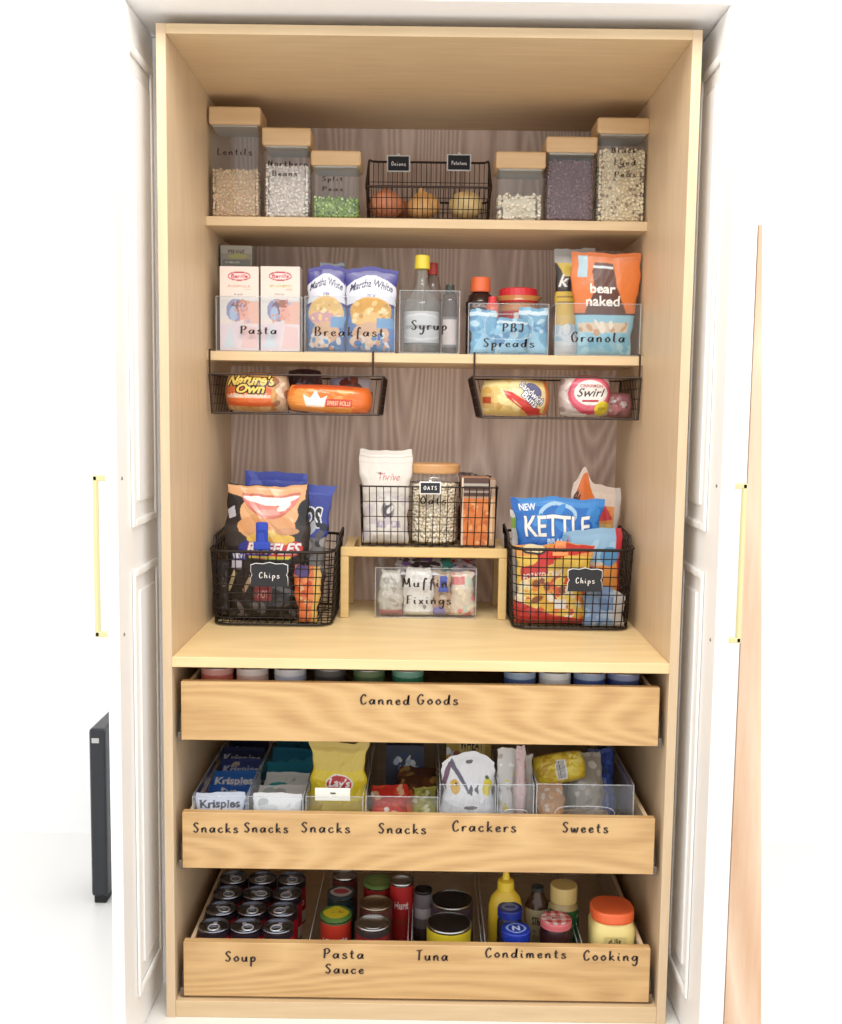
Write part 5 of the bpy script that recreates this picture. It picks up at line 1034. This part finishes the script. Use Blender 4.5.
xx, yy = ON(400, 880, b3+.135); can("tall red can lettered Hunt's at the right of the sauce bin", xx+.004, yy, b3, .026, .135, (lambda A: (A.text('Hunt', .40, .60, .60, .74, (240, 226, 220), bold=.03), A.rect(0, .3, 1, .42, (176, 50, 36)), A)[2])(Art(2*PI*.026, .123, (196, 40, 40), cell=.0015)), tab=False)
TB = mat('black_tin_lid', (44, 38, 36), .3, .5)
for px, py, wp, lb, base in ((449, 922, 44, 'wide tuna can with a black lid and yellow label, front of its bin', (232, 208, 50)), (452, 899, 42, 'wide black-lidded can behind the yellow tuna can', (90, 70, 80))):
    x, y = ON(px, py, b3+.098); r = wp/2/FPX*(y-CAM[1])*1.07; t = can(lb, x, y, b3, r, .098, simple_label(r, .086, base, ((0, .5, (230, 222, 60)),) if py > 910 else ((.3, .6, (150, 150, 156)),)), tab=False)
    b = MB(); b.lathe([(0, .0955), (r*.90, .0955), (r*.90, .0965), (0, .0965)], 32); b.obj('lid', TB, t)
x, y = ON(428, 893, b3+.12); can('slim grey and dark can beside the back tuna can', x-.010, y+.02, b3, .020, .12, simple_label(.022, .108, (120, 112, 116), ((.5, .7, (190, 186, 190)), (0, .3, (70, 56, 56)))), lid=TB, tab=False)
# condiments
def squeeze(label, px0, px1, pt, Y, base, capc, capfrac=.22):
    x, z, w, h = front(px0, pt, px1, 930, Y, b3); r = w/2; t = thing('squeeze_bottle', label, 'bottle', (x, Y+r*.7, b3)); hb = h*(1-capfrac)
    b = MB(); b.lathe([(0, 0), (r*.92, 0), (r, .008), (r, hb*.72), (r*.86, hb*.86), (r*.5, hb*.97), (r*.42, hb), (0, hb)], 28, ry=.7); b.obj('body', mat('sq_%d_%d' % base[:2], base, .3), t, smooth=True)
    b = MB(); b.lathe([(0, hb-.002), (r*.5, hb-.002), (r*.48, hb+h*capfrac*.4), (r*.24, hb+h*capfrac*.5), (r*.13, h), (0, h)], 20); b.obj('nozzle_cap', mat('cap_'+'_'.join(map(str, capc)), capc, .35), t)
    return t
squeeze('yellow mustard squeeze bottle at the left of the condiments', 490, 523, 874, .135, (226, 190, 50), (236, 204, 60))
def capped(label, px, py, wpx, ztop, base, capc, topart, taper=1.0, lh=.016, lab=None):
    x, y = ON(px, py, ztop); r = wpx/2/FPX*(y-CAM[1]); t = thing('condiment_jar', label, 'jar', (x, y, b3)); H_ = ztop-b3
    b = MB(); rb = r*taper; b.lathe([(0, 0), (rb*.95, 0), (rb*1.02, .004), (rb*1.02, H_-lh-.012), (r*.9, H_-lh-.003), (r*.88, H_-lh+.002), (0, H_-lh+.002)], 28); b.obj('body', mat('cj_%d_%d_%d' % base, base, .2), t, smooth=True)
    b = MB(); b.lathe([(0, H_-lh), (r, H_-lh), (r*1.0, H_-.003), (r*.95, H_-.0005), (0, H_-.0005)], 32); b.obj('lid', mat('cap_'+'_'.join(map(str, capc)), capc, .35), t)
    if topart is not None:
        U, V = topart.U, topart.V; a_, b_ = 2*U-1, 2*V-1; X = a_*np.sqrt(1-b_*b_/2)*r*.94; Y = b_*np.sqrt(1-a_*a_/2)*r*.94
        grid_mesh('lid_print', [(np.stack([X, Y, np.full_like(X, H_+.0002)], -1), topart.c)], SOFT, t)
    if lab is not None: wrap('label', lab, rb*1.035, H_*.25, H_*.45, parent=t)
    return t
def bl(A):
    A.ell(.5, .5, .38, .38, (150, 170, 220)); A.ell(.5, .5, .30, .30, (34, 60, 160)); A.text('N', .36, .32, .64, .68, (200, 214, 240), bold=.03)
capped('small jar with a royal blue printed lid at the front of the condiments', 516, 928, 30, b3+.100, (60, 50, 60), (30, 54, 160), disc((30, 54, 160), bl), lh=.02)
capped('small jar with a darker blue printed lid behind the royal blue one', 510, 907, 26, b3+.122, (50, 44, 60), (26, 44, 130), disc((26, 44, 130), lambda A: (A.ell(.5, .5, .36, .36, (110, 130, 190)), A.rect(.28, .4, .72, .6, (26, 44, 130)))), lh=.018)
def gg(A):
    for i in range(6):
        for j in range(6):
            c = (196, 50, 60) if (i % 2 and j % 2) else (232, 140, 146) if (i % 2 or j % 2) else (246, 232, 228); A.rect(i/6, j/6, (i+1)/6, (j+1)/6, c)
    A.rect(.15, .4, .85, .6, (236, 190, 190)); A.text('jam', .36, .42, .64, .58, (170, 50, 60))
capped('jam jar with a red and white gingham lid', 556, 918, 33, b3+.110, (58, 32, 34), (214, 110, 116), disc((206, 70, 80), gg), lh=.014)
L_ = Art(.16, .05, (40, 96, 50)); L_.speck(0, 0, 1, 1, [(60, 120, 60), (30, 70, 40), (200, 206, 180)], 30, .02, 4)
t = capped('jar with a tan screw lid and green label behind the gingham lid', 564, 884, 28, b3+.155, (170, 150, 100), (206, 182, 118), None, lh=.034, taper=1.12, lab=L_)
L_ = Art(.14, .06, (206, 190, 150)); L_.text('STEAK', .42, .55, .58, .8, (60, 40, 34), bold=.02); L_.speck(0, 0, 1, .4, [(176, 150, 110)], 14, .03, 2)
x, z, w, h = front(526, 888, 550, 930, .16, b3); t = thing('sauce_bottle', 'brown sauce bottle with a cream label behind the blue lids', 'bottle', (x, .175, b3)); r = w/2*1.0; hb = P(538, 893, .16)[1]-b3
b = MB(); b.lathe([(0, 0), (r*.95, 0), (r, .004), (r, hb*.74), (r*.6, hb*.9), (r*.42, hb*.96), (r*.42, hb*1.02), (0, hb*1.02)], 24); b.obj('body', mat('brown_glass', (74, 50, 36), .15), t, smooth=True); wrap('label', L_, r*1.02, hb*.2, hb*.55, parent=t)
b = MB(); b.lathe([(0, hb), (r*.5, hb), (r*.5, hb*1.06), (0, hb*1.06)], 16); b.obj('cap', mat('dark_cap', (46, 50, 46), .4), t)
# cooking jar: squarish shaker with orange lid
zt_ = b3+.140; x, y = ON(612, 905, zt_); r = 44/2/FPX*(y-CAM[1])
t = thing('shaker_jar', 'pale yellow square jar with an orange lid at the right end of the bottom drawer', 'jar', (x, y, b3)); H_ = zt_-b3
b = MB(); b.lathe([(0, 0), (r*.98, 0), (r*1.04, .006), (r*1.04, H_-.036), (r*.9, H_-.022), (r*.86, H_-.014), (0, H_-.014)], 40, power=.55); b.obj('body', mat('cheese_jar', (232, 214, 140), .25), t, smooth=True)
b = MB(); b.lathe([(0, H_-.022), (r*1.0, H_-.022), (r*1.02, H_-.018), (r*1.02, H_-.004), (r*.96, H_), (0, H_+.001)], 40, power=.8); b.obj('lid', mat('cap_orange', (232, 104, 56), .35), t)
A = Art(.06, .02, (232, 214, 140)); A.text('PURE', .2, .1, .8, .6, (60, 44, 36), bold=.02, arc=.3)
U, V = A.U, A.V; grid_mesh('label', [(np.stack([(U-.5)*.044, np.full_like(U, -r*1.04-.0006), H_-.072+V*.026], -1), A.c)], CARD, t)
# ================================================================== LIGHT
w = bpy.data.worlds.new('world'); bpy.context.scene.world = w; w.use_nodes = True
w.node_tree.nodes['Background'].inputs[0].default_value = (.97, .985, 1, 1); w.node_tree.nodes['Background'].inputs[1].default_value = 1.05
def area(name, loc, target, sx, sy, power, col=(1, 1, 1)):
    l = bpy.data.lights.new(name, 'AREA'); l.shape = 'RECTANGLE'; l.size = sx; l.size_y = sy; l.energy = power; l.color = col
    o = bpy.data.objects.new(name, l); C.objects.link(o); o.location = loc
    o.rotation_euler = (Vector(target)-Vector(loc)).to_track_quat('-Z', 'Y').to_euler(); return o
area('ceiling_light', (0.0, -.95, 2.62), (0, .2, .7), 1.4, .7, 30, (1, .96, .9))
sc = bpy.context.scene
sc.view_settings.view_transform = 'Standard'; sc.view_settings.look = 'None'; sc.view_settings.exposure = .29; sc.view_settings.gamma = 1; sc.view_settings.use_curve_mapping = False
sc.cycles.use_denoising = True; sc.cycles.max_bounces = 12; sc.cycles.transparent_max_bounces = 48; sc.cycles.diffuse_bounces = 5; sc.cycles.glossy_bounces = 4
sc.cycles.sample_clamp_indirect = 6
